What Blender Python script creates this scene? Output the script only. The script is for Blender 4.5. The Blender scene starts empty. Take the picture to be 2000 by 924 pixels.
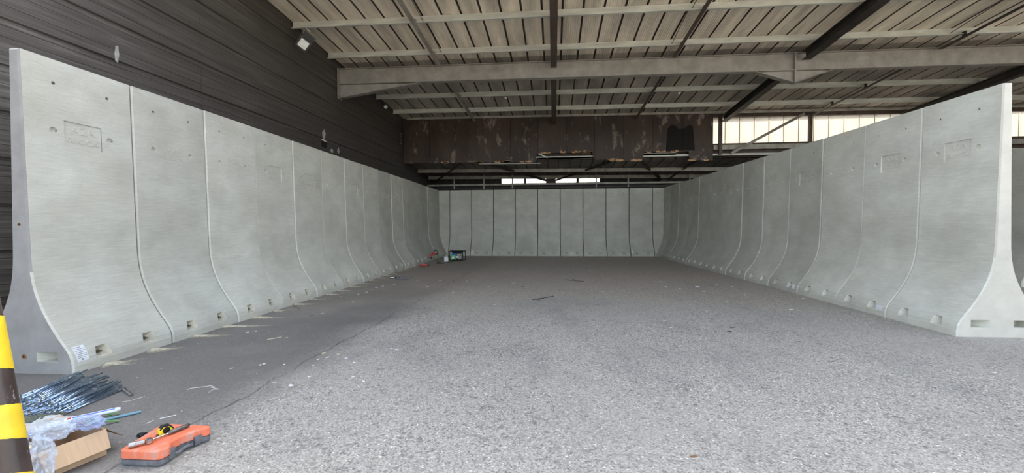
import bpy, bmesh, math, random
from mathutils import Vector, Matrix, Euler
from mathutils import noise as mnoise

sc = bpy.context.scene
col = sc.collection
PI = math.pi

# ------------------------------------------------------------------ camera
F_PX, YAW, PITCH, ROLL, CAM_H = 790.5163, 0.1034, -0.0265, -0.0045, 1.5794
fw = Vector((-math.sin(YAW)*math.cos(PITCH), math.cos(YAW)*math.cos(PITCH), math.sin(PITCH)))
rt = Vector((math.cos(YAW), math.sin(YAW), 0)); up = rt.cross(fw)
rt2 = rt*math.cos(ROLL) + up*math.sin(ROLL); up2 = -rt*math.sin(ROLL) + up*math.cos(ROLL)
CAM = Vector((0, 0, CAM_H))
cd = bpy.data.cameras.new('camera'); cam = bpy.data.objects.new('camera', cd); col.objects.link(cam)
cam.matrix_world = Matrix(((rt2.x, up2.x, -fw.x, 0), (rt2.y, up2.y, -fw.y, 0), (rt2.z, up2.z, -fw.z, CAM_H), (0, 0, 0, 1)))
cd.sensor_width = 36; cd.lens = F_PX*36/2000; cd.clip_start = 0.05; cd.clip_end = 500
sc.camera = cam

# ------------------------------------------------------------------ sky, sun, exposure
w = bpy.data.worlds.new('world'); sc.world = w; w.use_nodes = True
nt = w.node_tree; bg = nt.nodes['Background']
sky = nt.nodes.new('ShaderNodeTexSky'); sky.sky_type = 'NISHITA'; sky.sun_disc = False
sky.sun_elevation = math.radians(52); sky.sun_rotation = 0.3; sky.air_density = 1.0; sky.dust_density = 2.5; sky.ozone_density = 1.0
hs = nt.nodes.new('ShaderNodeHueSaturation'); hs.inputs['Saturation'].default_value = 0.54; nt.links.new(sky.outputs[0], hs.inputs['Color'])
nt.links.new(hs.outputs[0], bg.inputs[0]); bg.inputs[1].default_value = 0.42
sd = bpy.data.lights.new('sun', 'SUN'); sun = bpy.data.objects.new('sun', sd); col.objects.link(sun)
sd.energy = 8.0; sd.color = (1.0, 0.88, 0.70); sd.angle = math.radians(1.0)
sun.rotation_euler = Vector((0.20, 0.72, 1.05)).to_track_quat('Z', 'Y').to_euler(); sun.location = (0, 30, 30)
sc.view_settings.view_transform = 'Standard'; sc.view_settings.look = 'None'
sc.view_settings.gamma = 1.0; sc.view_settings.use_curve_mapping = False
sc.view_settings.exposure = 0.93
sc.cycles.use_denoising = True
sc.cycles.max_bounces = 8; sc.cycles.diffuse_bounces = 5; sc.cycles.transmission_bounces = 4

# ------------------------------------------------------------------ helpers
def ground(px, py, z=0.0):
    d = fw + rt2*((px-1000)/F_PX) - up2*((py-462)/F_PX)
    return CAM + d*((z-CAM_H)/d.z)

def tag(o, label=None, cat=None, group=None, kind=None):
    if label: o['label'] = label
    if cat: o['category'] = cat
    if group: o['group'] = group
    if kind: o['kind'] = kind
    return o

def link_mesh(name, me, m, parent=None, loc=None, smooth=False):
    o = bpy.data.objects.new(name, me); col.objects.link(o)
    if m is not None and len(me.materials) == 0: me.materials.append(m)
    if parent is not None: o.parent = parent
    if loc is not None: o.location = loc
    if smooth:
        me.shade_smooth()
    return o

def empty(name, loc=(0, 0, 0), rz=0.0):
    o = bpy.data.objects.new(name, None); col.objects.link(o)
    o.location = loc; o.rotation_euler = (0, 0, rz); o.empty_display_size = 0.1
    return o

def copy_tree(o, parent=None):
    c = o.copy(); col.objects.link(c); c.parent = parent
    for ch in o.children: copy_tree(ch, c)
    return c

class MB:
    def __init__(s): s.bm = bmesh.new()
    def box(s, x0, x1, y0, y1, z0, z1, M=None):
        v = [s.bm.verts.new((x, y, z)) for x in (x0, x1) for y in (y0, y1) for z in (z0, z1)]
        for f in ((0,1,3,2),(4,6,7,5),(0,4,5,1),(2,3,7,6),(0,2,6,4),(1,5,7,3)): s.bm.faces.new([v[i] for i in f])
        if M is not None:
            for q in v: q.co = M @ q.co
        return s
    def bar(s, a, b, wx, wz, roll=0.0):
        a, b = Vector(a), Vector(b); d = b-a; L = d.length
        q = d.to_track_quat('Y', 'Z').to_matrix().to_4x4()
        M = Matrix.Translation(a) @ q @ Matrix.Rotation(roll, 4, 'Y')
        return s.box(-wx/2, wx/2, 0, L, -wz/2, wz/2, M)
    def prism(s, pts, a, b, axis='Y', M=None):
        """closed outline pts (2d) swept from a to b along an axis"""
        def mk(p, t):
            if axis == 'Y': return (p[0], t, p[1])
            if axis == 'X': return (t, p[0], p[1])
            return (p[0], p[1], t)
        A = [s.bm.verts.new(mk(p, a)) for p in pts]; B = [s.bm.verts.new(mk(p, b)) for p in pts]
        n = len(pts)
        for i in range(n): s.bm.faces.new((A[i], A[(i+1) % n], B[(i+1) % n], B[i]))
        s.bm.faces.new(A[::-1]); s.bm.faces.new(B)
        if M is not None:
            for q in A+B: q.co = M @ q.co
        return s
    def cyl(s, a, b, r0, r1=None, n=12, caps=True):
        a, b = Vector(a), Vector(b); r1 = r0 if r1 is None else r1
        q = (b-a).to_track_quat('Z', 'Y').to_matrix()
        A = []; B = []
        for i in range(n):
            t = 2*PI*i/n; e = q @ Vector((math.cos(t), math.sin(t), 0))
            A.append(s.bm.verts.new(a+e*r0)); B.append(s.bm.verts.new(b+e*r1))
        for i in range(n): s.bm.faces.new((A[i], A[(i+1) % n], B[(i+1) % n], B[i]))
        if caps: s.bm.faces.new(A[::-1]); s.bm.faces.new(B)
        return s
    def tube(s, pts, r, n=8):
        pts = [Vector(p) for p in pts]; rings = []
        for i, p in enumerate(pts):
            d = (pts[min(i+1, len(pts)-1)] - pts[max(i-1, 0)]).normalized()
            q = d.to_track_quat('Z', 'Y').to_matrix()
            rr = r[i] if isinstance(r, (list, tuple)) else r
            rings.append([s.bm.verts.new(p + q @ Vector((math.cos(2*PI*k/n), math.sin(2*PI*k/n), 0))*rr) for k in range(n)])
        for A, B in zip(rings, rings[1:]):
            for k in range(n): s.bm.faces.new((A[k], A[(k+1) % n], B[(k+1) % n], B[k]))
        s.bm.faces.new(rings[0][::-1]); s.bm.faces.new(rings[-1])
        return s
    def sheet(s, grid, thick=0.0):
        V = [[s.bm.verts.new(p) for p in row] for row in grid]
        for i in range(len(V)-1):
            for j in range(len(V[0])-1): s.bm.faces.new((V[i][j], V[i+1][j], V[i+1][j+1], V[i][j+1]))
        return s
    def mesh(s, name='m', recalc=True):
        if recalc: bmesh.ops.recalc_face_normals(s.bm, faces=s.bm.faces[:])
        me = bpy.data.meshes.new(name); s.bm.to_mesh(me); s.bm.free(); return me
    def build(s, name, m, parent=None, loc=None, smooth=False, bevel=0.0):
        me = s.mesh(name)
        o = link_mesh(name, me, m, parent, loc, smooth)
        if bevel:
            b = o.modifiers.new('b', 'BEVEL'); b.width = bevel; b.segments = 2; b.limit_method = 'ANGLE'
        return o

# ------------------------------------------------------------------ materials
def mat(name, c, rough=0.7, metal=0.0, var=0.0, scale=4.0, stretch=(1, 1, 1), bump=0.0, bscale=60.0, spots=None, objvar=0.0, coords='Object', c2=None):
    m = bpy.data.materials.new(name); m.use_nodes = True; t = m.node_tree; N = t.nodes; L = t.links
    b = N['Principled BSDF']; b.inputs['Roughness'].default_value = rough; b.inputs['Metallic'].default_value = metal
    b.inputs['Base Color'].default_value = (*c, 1)
    tc = N.new('ShaderNodeTexCoord'); mp = N.new('ShaderNodeMapping'); mp.inputs['Scale'].default_value = stretch
    L.new(tc.outputs[coords], mp.inputs[0])
    last = None
    if var or c2:
        n = N.new('ShaderNodeTexNoise'); n.inputs['Scale'].default_value = scale; n.inputs['Detail'].default_value = 6; n.inputs['Roughness'].default_value = 0.62
        L.new(mp.outputs[0], n.inputs[0])
        r = N.new('ShaderNodeValToRGB'); r.color_ramp.elements[0].position = 0.32; r.color_ramp.elements[1].position = 0.68
        k = c2 if c2 else tuple(min(1, x*(1+var)) for x in c)
        r.color_ramp.elements[0].color = (*[x*(1-var) for x in c], 1); r.color_ramp.elements[1].color = (*k, 1)
        L.new(n.outputs[0], r.inputs[0]); last = r.outputs[0]
    if spots:
        sc_, pos, cc = spots
        n2 = N.new('ShaderNodeTexNoise'); n2.inputs['Scale'].default_value = sc_; n2.inputs['Detail'].default_value = 8; n2.inputs['Roughness'].default_value = 0.7
        L.new(mp.outputs[0], n2.inputs[0])
        r2 = N.new('ShaderNodeValToRGB'); r2.color_ramp.elements[0].position = pos; r2.color_ramp.elements[1].position = min(1, pos+0.06)
        L.new(n2.outputs[0], r2.inputs[0])
        mx = N.new('ShaderNodeMixRGB'); L.new(r2.outputs[0], mx.inputs[0])
        if last: L.new(last, mx.inputs[1])
        else: mx.inputs[1].default_value = (*c, 1)
        mx.inputs[2].default_value = (*cc, 1); last = mx.outputs[0]
    if objvar:
        oi = N.new('ShaderNodeObjectInfo'); mr = N.new('ShaderNodeMapRange')
        mr.inputs[3].default_value = 1-objvar; mr.inputs[4].default_value = 1+objvar
        L.new(oi.outputs['Random'], mr.inputs[0])
        mm = N.new('ShaderNodeVectorMath'); mm.operation = 'SCALE'
        if last: L.new(last, mm.inputs[0])
        else: mm.inputs[0].default_value = c
        L.new(mr.outputs[0], mm.inputs['Scale']); last = mm.outputs[0]
    if last: L.new(last, b.inputs['Base Color'])
    if bump:
        n3 = N.new('ShaderNodeTexNoise'); n3.inputs['Scale'].default_value = bscale; n3.inputs['Detail'].default_value = 5
        L.new(mp.outputs[0], n3.inputs[0])
        bp = N.new('ShaderNodeBump'); bp.inputs['Strength'].default_value = bump; bp.inputs['Distance'].default_value = 0.01
        L.new(n3.outputs[0], bp.inputs['Height']); L.new(bp.outputs[0], b.inputs['Normal'])
    return m

def concrete_mat():
    m = bpy.data.materials.new('cast_concrete'); m.use_nodes = True; t = m.node_tree; N = t.nodes; L = t.links
    b = N['Principled BSDF']; b.inputs['Roughness'].default_value = 0.75
    tc = N.new('ShaderNodeTexCoord'); oi = N.new('ShaderNodeObjectInfo')
    off = N.new('ShaderNodeVectorMath'); off.operation = 'SCALE'; off.inputs[0].default_value = (13.1, 7.7, 5.3); L.new(oi.outputs['Random'], off.inputs['Scale'])
    ad = N.new('ShaderNodeVectorMath'); L.new(tc.outputs['Object'], ad.inputs[0]); L.new(off.outputs[0], ad.inputs[1])
    def noise(scale, st, detail=5, rough=0.6):
        mp = N.new('ShaderNodeMapping'); mp.inputs['Scale'].default_value = st; L.new(ad.outputs[0], mp.inputs[0])
        n = N.new('ShaderNodeTexNoise'); n.inputs['Scale'].default_value = scale; n.inputs['Detail'].default_value = detail; n.inputs['Roughness'].default_value = rough
        L.new(mp.outputs[0], n.inputs[0]); return n.outputs[0]
    def rng(x, a, b_, lo, hi):
        r = N.new('ShaderNodeMapRange'); r.inputs[1].default_value = a; r.inputs[2].default_value = b_; r.inputs[3].default_value = lo; r.inputs[4].default_value = hi
        L.new(x, r.inputs[0]); return r.outputs[0]
    def mul(x, y):
        r = N.new('ShaderNodeMath'); r.operation = 'MULTIPLY'; L.new(x, r.inputs[0]); L.new(y, r.inputs[1]); return r.outputs[0]
    streak = noise(5.0, (1, 1.0, 16), 6, 0.65)      # trowel streaks running across each block
    blot = noise(1.3, (1, 1, 1), 5, 0.6)
    patch = noise(2.2, (1, 0.7, 1.4), 2, 0.5)
    fine = noise(90, (1, 1, 1), 3, 0.5)
    v = mul(rng(streak, 0.3, 0.7, 0.88, 1.08), rng(blot, 0.3, 0.7, 0.91, 1.07))
    v = mul(v, rng(patch, 0.35, 0.65, 0.93, 1.05)); v = mul(v, rng(fine, 0.3, 0.7, 0.96, 1.04)); v = mul(v, oi.outputs['Alpha'])
    cr = N.new('ShaderNodeMixRGB'); L.new(rng(blot, 0.35, 0.65, 0, 1), cr.inputs[0])
    cr.inputs[1].default_value = (0.530, 0.515, 0.430, 1); cr.inputs[2].default_value = (0.550, 0.545, 0.470, 1)
    sc2 = N.new('ShaderNodeVectorMath'); sc2.operation = 'SCALE'; L.new(cr.outputs[0], sc2.inputs[0]); L.new(v, sc2.inputs['Scale'])
    # brown rusty water marks, few and patchy
    rs = noise(1.7, (1, 1, 1), 6, 0.7)
    rm = N.new('ShaderNodeMixRGB'); L.new(rng(rs, 0.66, 0.78, 0, 0.5), rm.inputs[0]); L.new(sc2.outputs[0], rm.inputs[1]); rm.inputs[2].default_value = (0.36, 0.29, 0.20, 1)
    L.new(rm.outputs[0], b.inputs['Base Color'])
    bp = N.new('ShaderNodeBump'); bp.inputs['Strength'].default_value = 0.35; bp.inputs['Distance'].default_value = 0.006
    L.new(streak, bp.inputs['Height']); bp2 = N.new('ShaderNodeBump'); bp2.inputs['Strength'].default_value = 0.15; bp2.inputs['Distance'].default_value = 0.004
    L.new(fine, bp2.inputs['Height']); L.new(bp.outputs[0], bp2.inputs['Normal']); L.new(bp2.outputs[0], b.inputs['Normal'])
    return m

def floor_mat():
    m = bpy.data.materials.new('worn_aggregate_floor'); m.use_nodes = True; t = m.node_tree; N = t.nodes; L = t.links
    b = N['Principled BSDF']; b.inputs['Roughness'].default_value = 0.62
    tc = N.new('ShaderNodeTexCoord'); P = tc.outputs['Object']
    def noise(scale, st=(1, 1, 1), detail=5, rough=0.6, d=0.0):
        mp = N.new('ShaderNodeMapping'); mp.inputs['Scale'].default_value = st; mp.inputs['Location'].default_value = (d, d*1.7, 0); L.new(P, mp.inputs[0])
        n = N.new('ShaderNodeTexNoise'); n.inputs['Scale'].default_value = scale; n.inputs['Detail'].default_value = detail; n.inputs['Roughness'].default_value = rough
        L.new(mp.outputs[0], n.inputs[0]); return n.outputs[0]
    def rng(x, a, b_, lo, hi, kind='LINEAR'):
        r = N.new('ShaderNodeMapRange'); r.interpolation_type = kind; r.inputs[1].default_value = a; r.inputs[2].default_value = b_; r.inputs[3].default_value = lo; r.inputs[4].default_value = hi
        L.new(x, r.inputs[0]); return r.outputs[0]
    def op(o_, x, y=None, v=None):
        r = N.new('ShaderNodeMath'); r.operation = o_; L.new(x, r.inputs[0])
        if y is not None: L.new(y, r.inputs[1])
        elif v is not None: r.inputs[1].default_value = v
        return r.outputs[0]
    def mix(f, a, c):
        r = N.new('ShaderNodeMixRGB')
        L.new(f, r.inputs[0])
        for k, q in ((1, a), (2, c)):
            if isinstance(q, tuple): r.inputs[k].default_value = (*q, 1)
            else: L.new(q, r.inputs[k])
        return r.outputs[0]
    vo = N.new('ShaderNodeTexVoronoi'); vo.inputs['Scale'].default_value = 95; L.new(P, vo.inputs[0])
    sp = N.new('ShaderNodeSeparateColor'); L.new(vo.outputs['Color'], sp.inputs[0])
    stone = rng(sp.outputs[0], 0, 1, 0.62, 1.35)
    dark = rng(sp.outputs[1], 0.86, 0.93, 1.0, 0.45)
    pale = rng(sp.outputs[2], 0.93, 0.97, 1.0, 1.7)
    vo2 = N.new('ShaderNodeTexVoronoi'); vo2.inputs['Scale'].default_value = 34; L.new(P, vo2.inputs[0])
    sp2 = N.new('ShaderNodeSeparateColor'); L.new(vo2.outputs['Color'], sp2.inputs[0])
    chunk = rng(sp2.outputs[0], 0.90, 0.95, 1.0, 0.62)
    v = op('MULTIPLY', op('MULTIPLY', stone, dark), op('MULTIPLY', pale, chunk))
    sx = N.new('ShaderNodeSeparateXYZ'); L.new(P, sx.inputs[0])
    wob = rng(noise(0.35, d=3), 0.3, 0.7, -0.55, 0.55)
    xj = op('ADD', sx.outputs[0], wob)
    side = rng(xj, -3.3, -2.2, 0, 1, 'SMOOTHSTEP')            # the slab left of the joint is smooth and darker
    rough_amt = op('MULTIPLY', rng(side, 0, 1, 0.35, 1.0), rng(noise(0.5, d=9), 0.35, 0.6, 0.55, 1.0))
    one = op('MULTIPLY_ADD', v, v=1.0)
    k = N.new('ShaderNodeMixRGB'); L.new(rough_amt, k.inputs[0]); k.inputs[1].default_value = (0.9, 0.9, 0.9, 1); L.new(v, k.inputs[2])
    big = noise(0.28, (1, 1, 1), 6, 0.6, 1.0); mid = noise(1.1, (1.0, 0.6, 1), 8, 0.68, 5.0)
    base = mix(side, (0.165, 0.155, 0.138), (0.378, 0.355, 0.305))
    base = mix(rng(big, 0.45, 0.62, 0, 0.45), base, (0.30, 0.275, 0.25))
    base = mix(rng(mid, 0.50, 0.72, 0, 0.55), base, (0.21, 0.203, 0.19))
    base = mix(rng(noise(0.9, (1, 1, 1), 6, 0.65, 17.0), 0.64, 0.74, 0, 0.55), base, (0.30, 0.235, 0.165))
    # paler, warmer brown tone further in
    inn = op('ADD', sx.outputs[1], rng(noise(0.4, d=30), 0.3, 0.7, -2.5, 2.5))
    base = mix(rng(inn, 5.0, 13.0, 0, 0.7, 'SMOOTHSTEP'), base, (0.44, 0.375, 0.305))
    mu = N.new('ShaderNodeMixRGB'); mu.blend_type = 'MULTIPLY'; mu.inputs[0].default_value = 1; L.new(base, mu.inputs[1]); L.new(k.outputs[0], mu.inputs[2])
    # construction joint
    jx = op('ADD', sx.outputs[0], rng(noise(2.0, d=11), 0.3, 0.7, -0.05, 0.05))
    jl = op('ABSOLUTE', op('ADD', jx, v=2.88))
    jm = op('MULTIPLY', rng(jl, 0.004, 0.012, 1, 0), rng(noise(0.8, d=21), 0.40, 0.5, 0.2, 0.85))
    out = mix(jm, mu.outputs[0], (0.06, 0.055, 0.05))
    # small pale specks of grit
    vo3 = N.new('ShaderNodeTexVoronoi'); vo3.inputs['Scale'].default_value = 11; vo3.inputs['Randomness'].default_value = 1; L.new(P, vo3.inputs[0])
    s3 = N.new('ShaderNodeSeparateColor'); L.new(vo3.outputs['Color'], s3.inputs[0])
    fl = op('MULTIPLY', op('LESS_THAN', vo3.outputs['Distance'], v=0.09), op('GREATER_THAN', s3.outputs[0], v=0.86))
    out = mix(op('MULTIPLY', fl, v=0.7), out, (0.62, 0.60, 0.55))
    L.new(out, b.inputs['Base Color'])
    bp = N.new('ShaderNodeBump'); bp.inputs['Strength'].default_value = 0.5; bp.inputs['Distance'].default_value = 0.006
    L.new(op('MULTIPLY', vo.outputs['Distance'], rough_amt), bp.inputs['Height']); L.new(bp.outputs[0], b.inputs['Normal'])
    return m

def siding_mat():
    m = bpy.data.materials.new('weathered_siding'); m.use_nodes = True; t = m.node_tree; N = t.nodes; L = t.links
    b = N['Principled BSDF']; b.inputs['Roughness'].default_value = 0.62
    tc = N.new('ShaderNodeTexCoord'); P = tc.outputs['Object']
    def noise(scale, st=(1, 1, 1), detail=6, rough=0.62):
        mp = N.new('ShaderNodeMapping'); mp.inputs['Scale'].default_value = st; L.new(P, mp.inputs[0])
        n = N.new('ShaderNodeTexNoise'); n.inputs['Scale'].default_value = scale; n.inputs['Detail'].default_value = detail; n.inputs['Roughness'].default_value = rough
        L.new(mp.outputs[0], n.inputs[0]); return n.outputs[0]
    def rng(x, a, b_, lo, hi):
        r = N.new('ShaderNodeMapRange'); r.inputs[1].default_value = a; r.inputs[2].default_value = b_; r.inputs[3].default_value = lo; r.inputs[4].default_value = hi
        L.new(x, r.inputs[0]); return r.outputs[0]
    st = noise(2.0, (1, 0.35, 9)); bl = noise(0.5)
    c = N.new('ShaderNodeValToRGB'); L.new(st, c.inputs[0])
    c.color_ramp.elements[0].position = 0.3; c.color_ramp.elements[0].color = (0.055, 0.047, 0.040, 1)
    c.color_ramp.elements[1].position = 0.72; c.color_ramp.elements[1].color = (0.21, 0.195, 0.17, 1)
    e = c.color_ramp.elements.new(0.52); e.color = (0.115, 0.102, 0.088, 1)
    mx = N.new('ShaderNodeMixRGB'); L.new(rng(bl, 0.38, 0.62, 0, 0.55), mx.inputs[0]); L.new(c.outputs[0], mx.inputs[1]); mx.inputs[2].default_value = (0.075, 0.062, 0.054, 1)
    sx = N.new('ShaderNodeSeparateXYZ'); L.new(P, sx.inputs[0])
    # darker further in along the wall: soot plus painted-in shade
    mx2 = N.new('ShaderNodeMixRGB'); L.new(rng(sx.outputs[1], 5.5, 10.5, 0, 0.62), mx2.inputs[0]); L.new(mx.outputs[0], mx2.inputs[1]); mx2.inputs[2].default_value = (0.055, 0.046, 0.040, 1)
    L.new(mx2.outputs[0], b.inputs['Base Color'])
    bp = N.new('ShaderNodeBump'); bp.inputs['Strength'].default_value = 0.3; bp.inputs['Distance'].default_value = 0.004; L.new(st, bp.inputs['Height']); L.new(bp.outputs[0], b.inputs['Normal'])
    return m

def translucent_mat(name, c, tr, stain=True):
    m = bpy.data.materials.new(name); m.use_nodes = True; t = m.node_tree; N = t.nodes; L = t.links
    N.remove(N['Principled BSDF']); out = N['Material Output']
    d = N.new('ShaderNodeBsdfDiffuse'); s = N.new('ShaderNodeBsdfTranslucent'); mx = N.new('ShaderNodeMixShader'); mx.inputs[0].default_value = tr
    d.inputs[0].default_value = (*c, 1); s.inputs[0].default_value = (*c, 1)
    if stain:
        tc = N.new('ShaderNodeTexCoord'); mp = N.new('ShaderNodeMapping'); mp.inputs['Scale'].default_value = (1, 1, 0.5); L.new(tc.outputs['Object'], mp.inputs[0])
        n = N.new('ShaderNodeTexNoise'); n.inputs['Scale'].default_value = 2.4; n.inputs['Detail'].default_value = 7; L.new(mp.outputs[0], n.inputs[0])
        r = N.new('ShaderNodeValToRGB'); r.color_ramp.elements[0].position = 0.35; r.color_ramp.elements[1].position = 0.6
        r.color_ramp.elements[0].color = (*[x*0.86 for x in c], 1); r.color_ramp.elements[1].color = (*c, 1); L.new(n.outputs[0], r.inputs[0])
        L.new(r.outputs[0], s.inputs[0])
    L.new(d.outputs[0], mx.inputs[1]); L.new(s.outputs[0], mx.inputs[2]); L.new(mx.outputs[0], out.inputs[0])
    return m

def plastic_film(name, c=(0.9, 0.93, 0.97)):
    m = bpy.data.materials.new(name); m.use_nodes = True; t = m.node_tree; N = t.nodes; L = t.links
    N.remove(N['Principled BSDF']); out = N['Material Output']
    g = N.new('ShaderNodeBsdfGlossy'); g.inputs['Roughness'].default_value = 0.12; g.inputs[0].default_value = (1, 1, 1, 1)
    tr = N.new('ShaderNodeBsdfTransparent'); tr.inputs[0].default_value = (*c, 1)
    d = N.new('ShaderNodeBsdfDiffuse'); d.inputs[0].default_value = (*c, 1)
    a = N.new('ShaderNodeMixShader'); a.inputs[0].default_value = 0.20; L.new(tr.outputs[0], a.inputs[1]); L.new(d.outputs[0], a.inputs[2])
    lw = N.new('ShaderNodeLayerWeight'); lw.inputs[0].default_value = 0.12
    b = N.new('ShaderNodeMixShader'); L.new(lw.outputs[1], b.inputs[0]); L.new(a.outputs[0], b.inputs[1]); L.new(g.outputs[0], b.inputs[2]); L.new(b.outputs[0], out.inputs[0])
    return m

M = {}
M['concrete'] = concrete_mat()
M['floor'] = floor_mat()
M['siding'] = siding_mat()
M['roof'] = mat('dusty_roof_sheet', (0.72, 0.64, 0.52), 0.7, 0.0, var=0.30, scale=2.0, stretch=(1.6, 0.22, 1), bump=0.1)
M['roof_rear'] = mat('shade_toned_rear_roof_sheet', (0.40, 0.355, 0.295), 0.7, 0.0, var=0.40, scale=1.2, stretch=(1.2, 0.3, 1), bump=0.1)  # darker copy of the roof sheet, painting in the shade behind the beam
M['roof_low'] = mat('shade_toned_low_roof_sheet', (0.14, 0.125, 0.105), 0.8, 0.0, var=0.3, scale=1.6)  # colour darkened to paint in the dimness under the closed-off low roof
M['roof_lap'] = mat('dark_roof_laps', (0.13, 0.105, 0.08), 0.8, var=0.3, scale=5)  # darker brown on the channel faces of the ribs
M['galv'] = mat('galvanised_steel', (0.56, 0.565, 0.50), 0.55, 0.15, var=0.22, scale=3, stretch=(0.4, 2, 2), spots=(5, 0.68, (0.25, 0.22, 0.18)))
M['beam'] = mat('dull_grey_beam_steel', (0.30, 0.275, 0.24), 0.65, 0.1, var=0.22, scale=2.5, spots=(7, 0.66, (0.20, 0.18, 0.16)))
M['dark_steel'] = mat('soot_dark_steel', (0.040, 0.034, 0.030), 0.6, 0.2, var=0.3, scale=3)
M['brown_steel'] = mat('brown_painted_steel', (0.085, 0.060, 0.048), 0.6, 0.1, var=0.3, scale=3)
M['lower_steel'] = mat('dusty_lower_steel', (0.36, 0.34, 0.29), 0.6, 0.1, var=0.3, scale=3)
M['rust_panel'] = mat('brown_peeling_panel', (0.046, 0.027, 0.018), 0.6, 0.0, var=0.45, scale=0.9, stretch=(1.2, 1, 0.6), spots=(1.7, 0.560, (0.20, 0.160, 0.125)), objvar=0.2)
M['splinter'] = mat('raw_splintered_wood', (0.46, 0.27, 0.13), 0.8, var=0.4, scale=9)
M['soot'] = mat('black_soot', (0.008, 0.007, 0.006), 0.9)
M['translucent'] = translucent_mat('translucent_cladding', (0.36, 0.335, 0.285), 0.62)
M['window_pale'] = translucent_mat('pale_window_sheet', (0.86, 0.86, 0.84), 0.75, False)
M['white_plastic'] = mat('white_plastic', (0.72, 0.72, 0.70), 0.4)
M['glass_white'] = mat('frosted_lamp_glass', (0.70, 0.72, 0.68), 0.15, var=0.15, scale=12)
M['black_metal'] = mat('black_painted_metal', (0.012, 0.012, 0.013), 0.4, 0.3)
M['pale_paint'] = mat('pale_flaked_paint', (0.42, 0.40, 0.36), 0.7, var=0.3, scale=14)
M['dust'] = mat('yellow_drilling_dust', (0.50, 0.455, 0.335), 0.95, var=0.14, scale=14, bump=0.2)
M['paper'] = mat('white_paper', (0.70, 0.72, 0.72), 0.7)
M['ink'] = mat('grey_print', (0.20, 0.22, 0.24), 0.7)
M['rust'] = mat('orange_rust', (0.24, 0.13, 0.06), 0.9, var=0.4, scale=30)
M['bolt'] = mat('dark_zinc_bolt', (0.20, 0.18, 0.14), 0.4, 0.7)

# ------------------------------------------------------------------ floor and ground
g = MB(); g.box(-60, 70, -60, 60, -0.25, 0.0); tag(g.build('floor', M['floor']), kind='structure')

# ------------------------------------------------------------------ constants of the hall
XW = -7.22                       # inner face of left siding wall
def zroof(y): return 7.87 - 0.06*y
Y_ROOF0, Y_TRUSS, Y_END = 6.1, 19.1, 23.6
X_END = 24.5
Z_LOW = 4.70

# left wall: horizontal metal siding
def siding_profile(z0, z1, period=0.615):
    pts = []; z = z0
    while z < z1:
        for dz, dx in ((0.0, 0.0), (0.020, -0.035), (0.045, -0.035), (0.060, 0.0), (0.205, 0.003), (0.211, -0.005), (0.219, -0.005), (0.225, 0.002),
                       (0.400, 0.003), (0.406, -0.004), (0.412, -0.004), (0.418, 0.002), (0.545, 0.0), (0.550, -0.008), (0.565, -0.008), (0.570, 0.0)):
            if z+dz < z1: pts.append((dx, z+dz))
        z += period
    pts.append((0, z1)); return pts
def siding_wall(name, xf, y0, y1, z1, flip=1):
    pr = siding_profile(0.0, z1); g = MB()
    for a, b in ((y0, 7.70), (7.706, 13.0), (13.006, 18.4), (18.406, y1)):
        if a >= y1: break
        b = min(b, y1)
        g.sheet([[(xf+flip*p[0], a, p[1]) for p in pr], [(xf+flip*p[0], b, p[1]) for p in pr]])
    g.box(xf-flip*0.08, xf-flip*0.14, y0, y1, 0, z1)
    return tag(g.build(name, M['siding']), kind='structure')
siding_wall('wall_left', XW, 2.2, Y_END, 7.62)
siding_wall('wall_right', X_END, 2.2, Y_END, 7.62, -1)

# roof sheets (ceiling seen from below)
def roof_sheet(name, x0, x1, ya, za, yb, zb, m=None):
    pts = []; x = x0
    micro = 0.53/9
    while x < x1:
        pts += [(x, 0.0), (x+0.004, 0.085), (x+0.052, 0.085), (x+0.056, 0.0)]
        for k in range(1, 9):
            c = x+0.056+(k-0.5)*(0.53-0.056)/8.0
            pts += [(c-0.011, 0.0), (c-0.006, 0.010), (c+0.006, 0.010), (c+0.011, 0.0)]
        x += 0.53
    pts.append((x1, 0.0))
    g = MB(); g.sheet([[(p[0], ya, za+p[1]) for p in pts], [(p[0], yb, zb+p[1]) for p in pts]])
    for f in g.bm.faces:
        zc = [v.co.z-(za+(zb-za)*(v.co.y-ya)/(yb-ya)) for v in f.verts]
        if max(zc) > 0.05: f.material_index = 1
    g.sheet([[(x0, ya, za+0.12), (x1, ya, za+0.12)], [(x0, yb, zb+0.12), (x1, yb, zb+0.12)]])
    o = g.build(name, m or M['roof']); o.data.materials.append(M['roof_lap']); return tag(o, kind='structure')
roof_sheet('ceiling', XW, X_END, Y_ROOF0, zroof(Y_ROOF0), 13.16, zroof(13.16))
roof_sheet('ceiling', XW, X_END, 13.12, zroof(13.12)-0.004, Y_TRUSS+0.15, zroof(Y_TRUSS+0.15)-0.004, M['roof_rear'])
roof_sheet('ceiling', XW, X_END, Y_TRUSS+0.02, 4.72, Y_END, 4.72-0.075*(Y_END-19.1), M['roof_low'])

# far wall beyond the block wall: dark siding with a row of small windows under the eaves
g = MB(); g.box(XW-0.14, X_END, Y_END, Y_END+0.12, 0, 4.05)
for a, b in ((XW-0.14, -3.05), (-1.72, -1.62), (-0.30, 0.10), (1.30, 1.42), (2.62, X_END)): g.box(a, b, Y_END, Y_END+0.12, 4.05, 4.6)
tag(g.build('wall_back', M['dark_steel']), kind='structure')
for i, (a, b) in enumerate(((-3.05, -1.72), (-1.62, -0.30), (0.10, 1.30), (1.42, 2.62))):
    g = MB(); g.box(a, b, Y_END+0.04, Y_END+0.07, 4.05, 4.40); tag(g.build('window_%d' % (i+2), M['window_pale']), kind='structure')

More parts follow.
